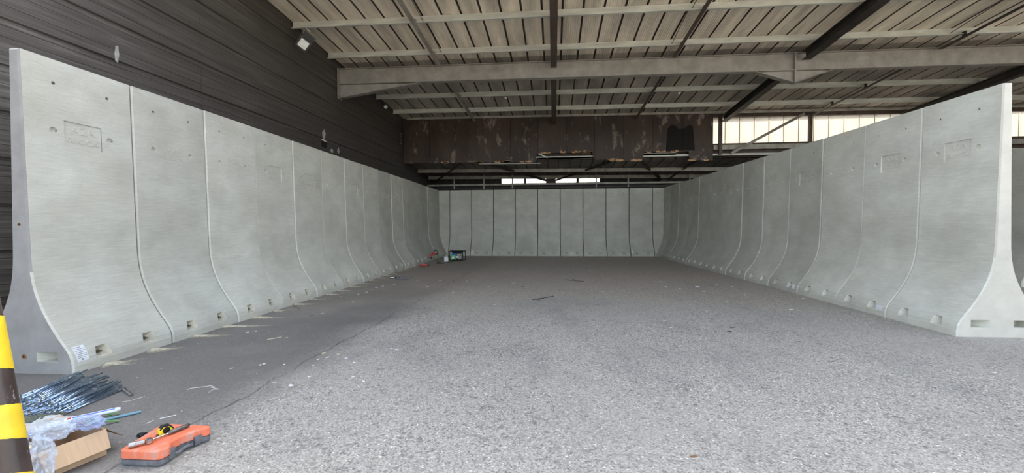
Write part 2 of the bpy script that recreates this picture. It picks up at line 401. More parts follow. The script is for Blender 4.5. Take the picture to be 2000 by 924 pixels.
# translucent clerestory strip above the step, right of the brown panels
pts = []; x = 7.0
while x < X_END:
    pts += [(x, 0), (x+0.03, 0.035), (x+0.09, 0.035), (x+0.12, 0)]; x += 0.62
g = MB(); yk = Y_TRUSS+0.12
g.sheet([[(p[0], yk+p[1], 5.15) for p in pts], [(p[0], yk+p[1], 6.50) for p in pts]])
for p in pts[::4]: g.box(p[0]+0.045, p[0]+0.075, yk+0.040, yk+0.042, 5.15, 6.50)
tag(g.build('window_1', M['translucent']), kind='structure')
# solid upstand above and below the strip
g = MB(); g.box(XW, X_END, yk+0.06, yk+0.12, 6.36, zroof(Y_TRUSS)+0.1); tag(g.build('trim_1', M['brown_steel']), kind='structure')
g = MB(); g.box(XW, X_END, yk+0.06, yk+0.10, 4.62, 5.22); g.box(XW, 7.0, yk+0.06, yk+0.10, 5.22, 6.36); g.box(7.06, X_END, yk-0.08, yk+0.05, 5.13, 5.23)
tag(g.build('trim_2', M['brown_steel']), kind='structure')
#BLOCKS
# ------------------------------------------------------------------ concrete T blocks
BH, BW = 3.5, 1.174
PROF = [(0.000, 0.576), (0.085, 0.576), (0.150, 0.566), (0.215, 0.540), (0.290, 0.490), (0.375, 0.425), (0.470, 0.362), (0.565, 0.303), (0.660, 0.252), (0.760, 0.207), (0.870, 0.166), (0.98, 0.138), (1.10, 0.118), (1.25, 0.106), (1.6, 0.098), (2.3, 0.082), (3.0, 0.069), (BH, 0.060)]
def prof_x(z):
    for (a, xa), (b, xb) in zip(PROF, PROF[1:]):
        if a <= z <= b: return xa+(xb-xa)*(z-a)/(b-a)
    return PROF[-1][1]
def block_body(y_end=None, ch=0.016):
    """closed mesh; y_end(x, z) lets the far end follow another face"""
    zs = [p[0] for p in PROF]
    def ring(y, inset, endf=None):
        out = []
        pts = [(x-inset, z) for z, x in PROF] + [(-(x-inset), z) for z, x in reversed(PROF)]
        for x, z in pts:
            zz = min(z, BH-inset) if z > 3.2 else (max(z, 0.0))
            out.append((x, endf(x, zz) if endf else y, zz))
        return out
    rings = [ring(0, ch), ring(ch, 0)]
    if y_end is None: rings += [ring(BW-ch, 0), ring(BW, ch)]
    else: rings += [ring(0, 0, lambda x, z: y_end(x, z))]
    bm = bmesh.new(); V = [[bm.verts.new(p) for p in r] for r in rings]; n = len(V[0])
    for A, B in zip(V, V[1:]):
        for i in range(n): bm.faces.new((A[i], A[(i+1) % n], B[(i+1) % n], B[i]))
    bm.faces.new(V[0][::-1]); bm.faces.new(V[-1])
    bmesh.ops.recalc_face_normals(bm, faces=bm.faces[:])
    me = bpy.data.meshes.new('block'); bm.to_mesh(me); bm.free(); return me

def cut(me, cutter_me):
    a = bpy.data.objects.new('a', me); b = bpy.data.objects.new('b', cutter_me); col.objects.link(a); col.objects.link(b)
    md = a.modifiers.new('x', 'BOOLEAN'); md.operation = 'DIFFERENCE'; md.object = b; md.solver = 'EXACT'
    dg = bpy.context.evaluated_depsgraph_get(); dg.update()
    r = bpy.data.meshes.new_from_object(a.evaluated_get(dg)); bpy.data.objects.remove(a); bpy.data.objects.remove(b)
    return r
def frustum(g, yc, zc, x_out, x_in, ho, hi, dz):
    o = [(x_out, yc+a*ho, zc+b*ho) for a, b in ((-1, -1), (1, -1), (1, 1), (-1, 1))]
    i = [(x_in, yc+a*hi, zc+dz+b*hi) for a, b in ((-1, -1), (1, -1), (1, 1), (-1, 1))]
    A = [g.bm.verts.new(p) for p in o]; B = [g.bm.verts.new(p) for p in i]
    for k in range(4): g.bm.faces.new((A[k], A[(k+1) % 4], B[(k+1) % 4], B[k]))
    g.bm.faces.new(A[::-1]); g.bm.faces.new(B)
YP = (0.315, 0.86)
def cutters2(framed):
    g = MB()
    for y in YP: frustum(g, y, 0.198, 0.60, 0.475, 0.104, 0.020, -0.040)
    for y in (0.30, 0.87): g.cyl((0.20, y, 3.23), (-0.20, y, 3.23), 0.019, n=12); g.cyl((0.20, y, 3.23), (0.045, y, 3.23), 0.040, 0.026, n=14)
    for y in (0.28, 0.88): g.cyl((0.20, y, 2.70), (0.050, y, 2.69), 0.050, 0.034, n=18)
    for sx in (-1, 1):
        for ya, yb, yc in ((-0.1, 0.0, 0.20), (BW+0.1, BW, BW-0.20)):
            # slot with a sloping inner cheek
            x0, x1 = sx*0.40, sx*0.15
            pts = [(x0, ya), (x1, ya), (x1, yb), (x0+(x1-x0)*0.45, yc), (x0, yc)]
            A = [g.bm.verts.new((p[0], p[1], 0.132)) for p in pts]; B = [g.bm.verts.new((p[0], p[1], 0.238)) for p in pts]
            for k in range(5): g.bm.faces.new((A[k], A[(k+1) % 5], B[(k+1) % 5], B[k]))
            g.bm.faces.new(A[::-1]); g.bm.faces.new(B)
    if framed:
        a, b = prof_x(2.53)-0.012, prof_x(2.83)-0.012
        v = [(a, 2.53), (0.3, 2.53), (0.3, 2.83), (b, 2.83)]
        g.prism(v, 0.385, 0.785)
    return g.mesh()
me_plain = cut(block_body(), cutters2(False)); me_frame = cut(block_body(), cutters2(True))
for me in (me_plain, me_frame):
    me.materials.clear(); me.materials.append(M['concrete'])

def text_mesh(s, size, depth):
    cu = bpy.data.curves.new('t', 'FONT'); cu.body = s; cu.size = size; cu.extrude = depth; cu.align_x = 'CENTER'; cu.resolution_u = 3
    o = bpy.data.objects.new('t', cu); col.objects.link(o)
    dg = bpy.context.evaluated_depsgraph_get(); dg.update()
    me = bpy.data.meshes.new_from_object(o.evaluated_get(dg)); bpy.data.objects.remove(o); bpy.data.curves.remove(cu); return me
def lettering(dx):
    out = []
    for s_, sz, z in (('A2A', 0.125, 2.70), ('BLOCK', 0.092, 2.585)):
        me = text_mesh(s_, sz, 0.0018)
        for v in me.vertices:
            x, y, zz = v.co; Z = z+y; v.co = Vector((prof_x(Z)-0.0112+zz+0.0018+dx, 0.585+x*1.15, Z))
        me.materials.clear(); me.materials.append(M['concrete']); out.append(me)
    return out
me_let = lettering(0.0); me_let2 = lettering(0.0105)

def one_bolt(y):
    g = MB(); g.cyl((0.470, y, 0.157), (0.535, y, 0.157), 0.010, n=8); g.cyl((0.480, y, 0.157), (0.498, y, 0.157), 0.019, n=6)
    me = g.mesh(); me.materials.append(M['bolt']); return me
me_bolts = [one_bolt(y) for y in YP]
def sticker(parent, y0, z0, wd, ht, lines=True):
    """paper delivery note glued on the toe of the block"""
    g = MB(); n = 6
    grid = []
    for i in range(n+1):
        z = z0+ht*i/n; x = prof_x(z)+0.0025
        grid.append([(x, y0, z), (x, y0+wd, z)])
    g.sheet(grid); o = g.build('paper_label', M['paper'], parent); o['label'] = 'white printed paper label'
    if lines:
        g = MB()
        for k in range(7):
            z = z0+ht*(0.90-0.11*k); x = prof_x(z)+0.0035; L = wd*(0.84 if k % 3 else 0.6)
            g.sheet([[(x, y0+wd*0.08, z), (x, y0+wd*0.08+L, z)], [(x, y0+wd*0.08, z+0.005), (x, y0+wd*0.08+L, z+0.005)]])
        z = z0+ht*0.07; x = prof_x(z)+0.0035
        g.sheet([[(x, y0+wd*0.40, z), (x, y0+wd*0.50, z)], [(x, y0+wd*0.40, z+0.02), (x, y0+wd*0.50, z+0.02)]])
        g.build('printed_lines', M['ink'], o)

M['end_shade'] = mat('shade_grey_end_face', (0.26, 0.25, 0.235), 0.8, 0.0, var=0.16, scale=3, bump=0.2, spots=(6, 0.72, (0.28, 0.22, 0.16)))  # nearest left block's end: its weaker light is worked into this grey
M['end_cream'] = mat('cream_cast_end_face', (0.52, 0.49, 0.41), 0.8, 0.0, var=0.10, scale=3, bump=0.15)
def own_end(o, m):
    me = o.data.copy(); me.materials.append(m); o.data = me
    for p in me.polygons:
        if abs(p.normal.y) > 0.9 or (abs(p.normal.y) > 0.35 and abs(p.normal.z) < 0.1 and abs(p.center.x) < 0.45 and p.center.z > 0.3): p.material_index = len(me.materials)-1
ORD = ['first', 'second', 'third', 'fourth', 'fifth', 'sixth', 'seventh', 'eighth', 'ninth', 'tenth', 'eleventh', 'twelfth', 'thirteenth', 'fourteenth', 'fifteenth']
def pocket_dust(me):
    m2 = me.copy(); m2.materials.append(M['pocket_dust'])
    for p in m2.polygons:
        c = p.center
        if c.x > 0.40 and 0.09 < c.z < 0.31 and min(abs(c.y-YP[0]), abs(c.y-YP[1])) < 0.095 and c.x < prof_x(c.z)-0.006 and len(p.vertices) <= 6: p.material_index = len(m2.materials)-1
    return m2
M['pocket_dust'] = mat('dusty_pocket_concrete', (0.50, 0.47, 0.37), 0.9, var=0.2, scale=12)
me_plain_d, me_frame_d = pocket_dust(me_plain), pocket_dust(me_frame)
def make_block(kind, loc, rz, label, group, bolts=False, tone=0.97):
    """kind: 'frame' recessed plaque, 'plain' raised letters only"""
    o = bpy.data.objects.new('concrete_wall_block', ((me_frame_d if bolts else me_frame) if kind == 'frame' else (me_plain_d if bolts else me_plain))); col.objects.link(o)
    o.location = loc; o.rotation_euler = (0, 0, rz)
    tag(o, label, 'concrete block', group); o.color = (1, 1, 1, tone)
    for ml in (me_let if kind == 'frame' else me_let2):
        t = bpy.data.objects.new('raised_lettering', ml); col.objects.link(t); t.parent = o; t.color = (1, 1, 1, tone)
    if bolts:
        for mb in me_bolts:
            q = bpy.data.objects.new('anchor_bolt', mb); col.objects.link(q); q.parent = o
    return o

W = 1.1821
rnd = random.Random(4)
FACE = {'frame': 'with recessed plaque', 'plain': 'without plaque'}
def side_x(side, s):          # centre line of a side row at distance s
    return (-5.903 - 0.0298*(s-12) - 0.06) if side == 'L' else (5.932 - 0.0317*(s-12) + 0.06)
LT = [1.0, 0.95, 1.08, 1.06, 1.02, 1.06, 1.04, 1.04, 0.90, 1.04, 0.95, 0.92, 0.86, 0.95, 0.85]
RT = [1.16, 1.12, 1.08, 0.88, 1.0, 0.90, 0.92, 0.90, 0.92, 0.90, 0.92, 0.86, 0.9]
GL, GR, GB = 'concrete blocks of the left row', 'concrete blocks of the right row', 'concrete blocks of the back row'
Lk = 'F P P F F P F P P F P P P P'.split(); Lo = [0, 0.006, 0.012, -0.004, 0.010, 0.0, 0.004, 0.0, -0.01, 0.008, 0.012, -0.004, -0.01, 0.01, 0]
dust_at = []
LY0 = 3.7803; RY0 = 6.2408
def back_face(x, z): return 21.4789 + 0.0117*x - (prof_x(z)-0.06)
for i in range(15):
    s = LY0+W*i; kind = 'frame' if i < 14 and Lk[i] == 'F' else 'plain'
    near = 'nearest of the left row' if i == 0 else 'in the corner at the far end of the left row' if i == 14 else f'{ORD[i]} from the near end of the left row'
    lab = f'grey concrete block {FACE[kind]}, {near}'
    loc = Vector((side_x('L', s)+Lo[i], s+0.004, rnd.uniform(-0.001, 0.006))); loc.z = 0
    if i < 14:
        o = make_block(kind, loc, 0.0298, lab, GL, bolts=True, tone=LT[i])
        o.scale = (1, 1, 1+rnd.uniform(-0.0015, 0.0015))
        if i == 0:
            sticker(o, 0.045, 0.115, 0.115, 0.165); own_end(o, M['end_shade'])
            for cx_, cz_, r_ in ((0.0, 0.185, 0.030), (0.0, 1.62, 0.018)):
                g = MB(); g.cyl((cx_, -0.004, cz_), (cx_, 0.01, cz_), r_, n=16); q = g.build('rust_ring', M['rust'], o); g = MB(); g.cyl((cx_, -0.006, cz_), (cx_, 0.01, cz_), r_*0.45, n=12); g.build('bolt_hole', M['soot'], q)
    else:
        c_, s_ = math.cos(0.0298), math.sin(0.0298)
        def ye(x, z, loc=loc):
            wx = loc.x + x*c_; return (back_face(wx-0.03, z)-0.02-loc.y)/c_ if abs(x) < 9 else 0
        me = block_body(lambda x, z: ye(x, z)); me.materials.append(M['concrete'])
        o = link_mesh('concrete_wall_block', me, None); o.location = loc; o.rotation_euler = (0, 0, 0.0298); o.color = (1, 1, 1, 0.85)
        tag(o, 'pale grey concrete block fitted into the corner at the far end of the left row', 'concrete block', GL)
    if i < 14: dust_at.append((o, i))
Rk = 'F F P F P P F P P F F P'.split(); Ro = [0, 0.002, 0.010, 0.0, 0.004, -0.010, -0.020, -0.002, 0.012, 0.0, 0.006, -0.008]
for i in range(13):
    s = RY0+W*i; kind = 'frame' if i < 12 and Rk[i] == 'F' else 'plain'
    near = 'nearest of the right row' if i == 0 else f'{ORD[i]} from the near end of the right row'
    lab = f'grey concrete block {FACE[kind]}, {near}'
    off = Ro[i] if i < 12 else 0
    if i < 12:
        e = s+W-0.004
        o = make_block(kind, (side_x('R', e)+off, e, 0), PI+0.0317, lab, GR, tone=RT[i])
        if i == 0: own_end(o, M['end_cream'])
        if i == 1: sticker(o, BW-0.20, 0.10, 0.13, 0.085, False)      # local y runs towards the camera here
        if i == 3: sticker(o, 0.72+0.25, 0.10, 0.12, 0.10, False)
    else:
        loc = Vector((side_x('R', s), s+0.004, 0)); ang = 0.0317; c_ = math.cos(ang)
        me = block_body(lambda x, z: (back_face(loc.x+x*c_+0.03, z)-0.02-loc.y)/c_); me.materials.append(M['concrete'])
        o = link_mesh('concrete_wall_block', me, None); o.location = loc; o.rotation_euler = (0, 0, ang)
        tag(o, 'pale grey concrete block fitted into the corner at the far end of the right row', 'concrete block', GR)
for i in range(-1, 10):
    x = -5.5744+1.1824*i
    kind = 'plain' if i not in (5, 8) else 'frame'
    yc = 21.4789+0.0117*x+0.06
    if i == -1: where = 'partly hidden in the left corner of the back row'
    elif i == 9: where = 'partly hidden in the right corner of the back row'
    else: where = f'{ORD[i]} full block from the left corner of the back row'
    o = make_block(kind, (x+0.004, yc + (0.0, 0.008, -0.004)[i % 3], 0), -PI/2+0.0117, f'pale grey concrete block, {where}', GB)
    o.scale = (1, 0.982, 1)
    if i in (1, 8): sticker(o, 0.05 if i == 1 else 0.0+0.02, 0.16, 0.10, 0.13, False)
    if i == 8: pass
# a second run of blocks in the neighbouring bay, seen past the right row
for i in range(3):
    o = make_block('plain', (12.12, 11.25+W*i, 0), PI-PI/2*0-PI+0.0, f'shaded grey concrete block in the next bay, {ORD[i]} from its near end', 'concrete blocks in the next bay')
    o.rotation_euler = (0, 0, PI); o.location.y += W
# ------------------------------------------------------------------ roof steelwork
TX = 0.011                                   # the whole roof falls slightly to the right
def tz(x): return -TX*(x+7.2)
for _n in ('ceiling', 'ceiling.001', 'ceiling.002'):
    for v in bpy.data.objects[_n].data.vertices: v.co.z += tz(v.co.x)
def shear(me):
    for v in me.vertices: v.co.z += tz(v.co.x)
    return me

def z_purlin(y, zt, x0, x1, m, label, h=0.19):
    o = empty('roof_purlin', (x0, y, zt-h)); tag(o, label, 'purlin', 'galvanised purlins under the roof' if m is M['galv'] else 'dusty purlins of the lower roof')
    pr = [(-0.065, h), (0.003, h), (0.003, 0.004), (0.060, 0.004), (0.060, 0.020), (0.064, 0.020), (0.064, 0.0), (-0.001, 0.0), (-0.001, h-0.004), (-0.061, h-0.004), (-0.061, h-0.02), (-0.065, h-0.02)]
    pr = [(-a, b) for a, b in pr]            # web faces the open side, bottom flange turned to it
    g = MB(); g.prism(pr, x0, x1, 'X'); me = g.mesh()
    for v in me.vertices: v.co.z += tz(v.co.x); v.co.x -= x0
    web = link_mesh('purlin_section', me, m, o)
    k = 0
    x = x0+2.2
    while x < x1-1:
        g = MB(); g.prism([(-0.070, 0.02), (-0.0645, 0.02), (-0.0645, h-0.02), (-0.070, h-0.02)] if False else [(-0.008, 0.02), (-0.0045, 0.02), (-0.0045, h-0.025), (-0.008, h-0.025)], x-0.30, x+0.30, 'X')
        me = g.mesh()
        for v in me.vertices: v.co.z += tz(v.co.x); v.co.x -= x0
        link_mesh('splice_plate', me, m, o); x += 7.4
    return o
PUR = [(8.90, 'frontmost in view overhead'), (10.65, 'the one the black floodlight hangs from'), (12.40, 'just before the deep haunched beam'), (14.15, 'tucked behind the deep haunched beam'), (15.90, 'second beyond the deep haunched beam'), (17.65, 'third beyond the deep haunched beam')]
for y, d in PUR:
    z_purlin(y, zroof(y)-0.004, XW+0.06, X_END-0.05, M['galv'], f'long grey galvanised roof purlin, {d}')
z_purlin(18.75, zroof(18.75)-0.01, XW+0.3, X_END-0.05, M['lower_steel'], 'thin grey roof purlin just above the brown panels', 0.11)
def zlow(y): return 4.72-0.075*(y-19.1)
for y, d in ((20.9, 'nearer one beneath the brown panels'), (22.7, 'farther one, close above the far windows')):
    z_purlin(y, zlow(y)-0.005, XW+0.06, X_END-0.05, M['lower_steel'], f'dusty purlin of the lower roof, {d}', 0.18)

# deep haunched beam
def haunched_beam():
    y = 13.10; o = empty('haunched_roof_beam', (0, y, 6.35)); tag(o, 'deep dull grey steel beam with haunched ends spanning across the hall', 'roof beam')
    zt, zb = 6.85, 6.36
    def part(nm, fn):
        g = MB(); fn(g); me = g.mesh()
        for v in me.vertices: v.co.z += tz(v.co.x)-6.35; v.co.y -= y
        return link_mesh(nm, me, M['beam'], o)
    part('web', lambda g: g.box(XW+0.05, X_END, y-0.006, y+0.006, zb, zt))
    part('top_flange', lambda g: g.box(XW+0.05, X_END, y-0.10, y+0.10, zt, zt+0.016))
    part('bottom_flange', lambda g: g.box(XW+0.05, X_END, y-0.10, y+0.10, zb-0.016, zb))
    def h1(g):
        g.prism([(XW+0.07, zb-0.016), (XW+0.07, 5.90), (-4.35, zb-0.03)], y-0.006, y+0.006)
        g.bar((XW+0.07, y, 5.893), (-4.35, y, zb-0.03), 0.19, 0.014)
    part('haunch', h1)
    def h2(g):
        g.prism([(6.06, zb-0.02), (7.17, 5.99), (7.17, zb-0.016)], y-0.006, y+0.006); g.bar((6.06, y, zb-0.022), (7.17, y, 5.985), 0.19, 0.014)
    part('haunch', h2)
    def h3(g):
        g.prism([(8.22, zb-0.02), (7.17, 5.99), (7.17, zb-0.016)], y-0.006, y+0.006); g.bar((7.17, y, 5.985), (8.22, y, zb-0.022), 0.19, 0.014)
    part('haunch', h3)
    part('stiffener_plate', lambda g: g.box(7.15, 7.19, y-0.11, y+0.10, 5.98, zt))
    def ep(g):
        g.box(XW+0.03, XW+0.055, y-0.13, y+0.13, 5.86, zt+0.02)
    part('end_plate', ep)
    for zz in (6.72, 6.58, 6.50, 6.02, 5.95):
        part('bolt', lambda g: g.cyl((XW+0.055, y-0.07, zz), (XW+0.085, y-0.07, zz), 0.018, n=6))
    return o
haunched_beam()

# members running front to back under the purlins
def long_member(x, w_, h_, drop, m, label, y0=Y_ROOF0+0.1, name='roof_tie'):
    o = empty(name, (x, y0, 6.5)); tag(o, label, 'roof tie', 'ties running front to back under the purlins')
    for a, b in ((y0, 12.98), (13.22, 18.80)):
        za = zroof(a)-0.19-drop+tz(x); zb_ = zroof(b)-0.19-drop+tz(x)
        g = MB()
        if w_ > 0.15:      # I-shaped
            for dz, ww, hh in ((-h_/2+0.008, w_, 0.016), (h_/2-0.008, w_, 0.016), (0, 0.014, h_)):
                g.bar((x, a, za-h_/2+dz), (x, b, zb_-h_/2+dz), ww, hh)
        else:
            g.bar((x, a, za-h_/2), (x, b, zb_-h_/2), w_, 0.008); g.bar((x+w_/2, a, za-h_/2+0.03), (x+w_/2, b, zb_-h_/2+0.03), 0.008, 0.07)
        me = g.mesh()
        for v in me.vertices: v.co -= Vector((x, y0, 6.5))
        link_mesh('tie_section', me, m, o)
    for y, d in PUR:
        zt = zroof(y)-0.16+tz(x); g = MB(); g.box(x+w_/2-0.03, x+w_/2+0.012, y-0.10, y-0.004, zt-drop-0.06, zt+0.04); me = g.mesh()
        for v in me.vertices: v.co -= Vector((x, y0, 6.5))
        link_mesh('cleat', me, m, o)
long_member(-3.70, 0.09, 0.06, 0.03, M['beam'], 'thin grey-brown roof tie left of the middle tie')
long_member(0.0, 0.19, 0.20, 0.06, M['brown_steel'], 'dark brown roof tie running over the middle of the hall')
long_member(3.66, 0.10, 0.06, 0.05, M['brown_steel'], 'thin dark roof tie just right of the middle tie')
long_member(7.45, 0.24, 0.26, 0.02, M['dark_steel'], 'thick black girder ending on the haunched beam beside its stiffener')
long_member(11.05, 0.12, 0.08, 0.06, M['dark_steel'], 'thin black roof tie between the two thick black girders')
long_member(14.75, 0.24, 0.26, 0.02, M['dark_steel'], 'thick black girder passing above the near end of the right row')
# thin stay wires beside two of the thin ties
for x, lab in ((-3.45, 'thin dark stay rod beside the grey-brown tie'), (3.42, 'thin dark stay rod beside the thin dark tie'), (10.75, 'thin dark stay rod beside the thin black tie at right')):
    g = MB()
    for k, (a, b) in enumerate(((Y_ROOF0+0.3, 10.6), (10.7, 12.35))):
        g.cyl((x, a, zroof(a)-0.03+tz(x)), (x, b, zroof(b)-0.16+tz(x)), 0.009, n=6)
    tag(g.build('stay_rod', M['dark_steel']), lab, 'stay rod', 'stay rods under the roof sheets')

# truss line at the roof step
yt = 19.02
def member(name, a, b, wx, wz, m, label, cat, group=None, roll=0):
    g = MB(); g.bar(a, b, wx, wz, roll); return tag(g.build(name, m), label, cat, group)
member('eaves_rail', (XW+0.1, yt, 6.62), (X_END-0.1, yt, 6.62+tz(X_END)), 0.12, 0.20, M['brown_steel'], 'brown steel rail along the top of the bright translucent strip', 'rail')
member('sill_rail', (7.08, yt, 5.03), (X_END-0.1, yt, 4.98), 0.12, 0.20, M['lower_steel'], 'grey-brown steel rail under the bright translucent strip', 'rail')
member('bottom_chord', (XW+0.1, yt-0.01, 4.77), (X_END-0.1, yt-0.01, 4.64+0.0), 0.10, 0.09, M['galv'], 'pale steel chord under the brown panels and the strip', 'rail')
PG = 'brown posts in front of the translucent strip'
for x, lab in ((7.33, 'brown steel post beside the right edge of the brown panels'), (11.05, 'brown steel post crossing the bright strip above the right row'), (14.75, 'brown steel post of the strip, under the farther thick girder'), (18.45, 'brown steel post of the strip beyond the right row')):
    member('truss_post', (x, yt-0.13, 4.70), (x, yt-0.13, 6.55+tz(x)), 0.13, 0.13, M['brown_steel'], lab, 'post', PG)
member('diagonal_brace', (7.75, yt-0.23, 4.72), (10.75, yt-0.23, 6.36), 0.07, 0.11, M['beam'], 'light grey diagonal brace crossing the bright strip', 'brace')
member('diagonal_brace', (18.3, yt-0.23, 4.72), (15.0, yt-0.23, 6.30), 0.07, 0.11, M['beam'], 'grey diagonal brace across the strip beyond the right row', 'brace')
member('diagonal_brace', (7.0, yt+0.0, 4.84), (6.5, yt+0.0, 5.0), 0.05, 0.05, M['galv'], 'short pale strut at the lower right corner of the brown panels', 'brace')
# lower roof plan bracing and its posts
BG = 'dark angle braces under the lower roof'
for a, b, lab in (((-4.50, 19.30, 4.55), (-7.05, 23.2, 4.10), 'dark angle brace under the lower roof running to the left siding'),
                  ((-3.32, 19.30, 4.55), (-0.30, 23.2, 4.07), 'dark angle brace under the lower roof, left of the middle post'),
                  ((2.62, 19.30, 4.50), (-0.05, 23.2, 4.07), 'dark angle brace under the lower roof, right of the middle post'),
                  ((3.93, 19.30, 4.50), (5.95, 23.2, 4.05), 'dark angle brace running to the right post from the middle side'),
                  ((6.45, 19.30, 4.50), (6.20, 23.2, 4.05), 'dark angle brace running almost straight back to the right post')):
    g = MB(); g.bar(a, b, 0.10, 0.012); g.bar(Vector(a)+Vector((0.05, 0, 0.05)), Vector(b)+Vector((0.05, 0, 0.05)), 0.012, 0.10)
    tag(g.build('roof_brace', M['dark_steel']), lab, 'brace', BG)
for x, lab in ((-0.20, 'dark steel post behind the middle of the back row'), (6.05, 'dark steel post behind the right end of the back row')):
    o = empty('steel_post', (x, 23.15, 0)); tag(o, lab, 'post', 'posts behind the back row')
    g = MB(); g.box(-0.11, 0.11, -0.10, -0.085, 0, 4.10); g.box(-0.11, 0.11, 0.085, 0.10, 0, 4.10); g.box(-0.006, 0.006, -0.09, 0.09, 0, 4.1); g.build('post_section', M['dark_steel'], o)
    g = MB(); g.box(-0.24, 0.24, -0.12, -0.105, 3.86, 4.25); g.build('gusset_plate', M['dark_steel'], o)
for z, lab in ((3.89, 'upper dark rail seen just above the back row'), (3.70, 'lower dark rail seen just above the back row')):
    member('back_rail', (XW+0.05, 22.55, z), (10.5, 22.55, z-0.02), 0.08, 0.09, M['dark_steel'] if z < 3.8 else M['lower_steel'], lab, 'rail', 'rails above the back row')
for x in (-5.6, -3.9, -2.3, 2.3, 4.0, 7.2):
    member('rail_hanger', (x, 22.50, 3.66), (x, 22.50, 4.42), 0.07, 0.03, M['lower_steel'], 'small grey hanger strap on the rails above the back row', 'hanger', 'hanger straps above the back row')

# brown peeling panels hung on the step
rp = random.Random(11)
NP = 11; x0p, x1p = XW+0.04, 7.02; wp = (x1p-x0p)/NP
for i in range(NP):
    xa, xb = x0p+wp*i+0.006, x0p+wp*(i+1)-0.006
    zt = 6.722+tz(xb)-0.004; zb_ = 4.585-0.012*(xa+7.2); n = 26
    bot = []
    for k in range(n+1):
        x = xa+(xb-xa)*k/n; z = zb_
        rag = 0.05*abs(mnoise.noise((x*3.1, 2.3, 0)))+0.02*rp.random()
        if x > -4.5: z += rag
        if -0.80 < x < 1.78: z = 4.93+0.05*mnoise.noise((x*4, 7, 0))
        if 1.78 <= x < 2.6: z += 0.09
        if 4.0 < x < 6.0: z = 4.86+0.06*mnoise.noise((x*5, 3, 0))
        bot.append((x, z))
    off = rp.uniform(-0.006, 0.006)
    g = MB(); g.prism([(xa, zt), *bot, (xb, zt)], 18.86+off, 18.875+off)
    where = 'against the left siding' if i == 0 else 'beside the bright strip' if i == NP-1 else f'{ORD[i]} from the left siding'
    o = tag(g.build('cladding_panel', M['rust_panel']), f'dark brown peeling cladding panel under the roof, {where}', 'panel', 'brown panels across the roof step')
    # raw splintered scraps along the lower edge
    if i >= 1:
        for q in range(rp.choice((2, 3, 3, 4))):
            x = rp.uniform(xa+0.1, xb-0.25); z = min(b[1] for b in bot if abs(b[0]-x) < 0.15)+0.0
            L = min(rp.uniform(0.18, 0.5), xb-x-0.01); h = rp.uniform(0.04, 0.11); pts = []
            for k in range(8): pts.append((x+L*k/7, z+0.02+h*rp.random()))
            pts += [(x+L, z-0.005), (x+L*0.5, z-0.015-0.02*rp.random()), (x, z+0.0)]
            g = MB(); g.prism(pts, 18.845+off, 18.858+off); s = g.build('torn_edge', M['splinter'], o); s['label'] = 'raw orange-brown torn edge'
    if i in (9, 10):
        x = xa+(0.55 if i == 9 else 0.0); wd = 0.735 if i == 9 else 0.46
        pts = [(x, 4.9), (x+wd*0.1, 5.9), (x+wd*0.35, 6.08), (x+wd*0.6, 6.0), (x+wd*0.75, 5.85), (x+wd, 5.92), (x+wd, 4.9)] if i == 9 else [(x, 4.9), (x, 5.85), (x+wd*0.5, 6.02), (x+wd*0.9, 5.98), (x+wd, 5.5), (x+wd*1.1, 4.9)]
        g = MB(); g.prism(pts, 18.850+off, 18.8595+off); s = g.build('scorch_patch', M['soot'], o); s['label'] = 'black scorched patch'
for (xa, xb, z, lab) in ((-0.78, 2.35, 4.70, 'pale metal channel showing below the torn middle panels'), (4.02, 5.45, 4.78, 'pale metal channel showing in the torn gap of the panels near the bright strip')):
    g = MB(); g.box(xa, xb, 18.90, 18.96, z-0.045, z+0.03); g.box(xa, xb, 18.90, 18.905, z-0.045, z+0.045); tag(g.build('metal_channel', M['galv']), lab, 'channel')
g = MB(); g.bar((-0.72, 18.88, 4.93), (-0.30, 18.88, 4.72), 0.03, 0.06); tag(g.build('loose_strut', M['galv']), 'short pale slanting strut in the torn gap of the middle panels', 'strut')
g = MB(); g.bar((-3.5, 18.9, 4.50), (-0.6, 18.9, 4.47), 0.03, 0.035); tag(g.build('pale_batten', M['pale_paint']), 'long pale batten hanging under the brown panels left of the middle', 'batten')

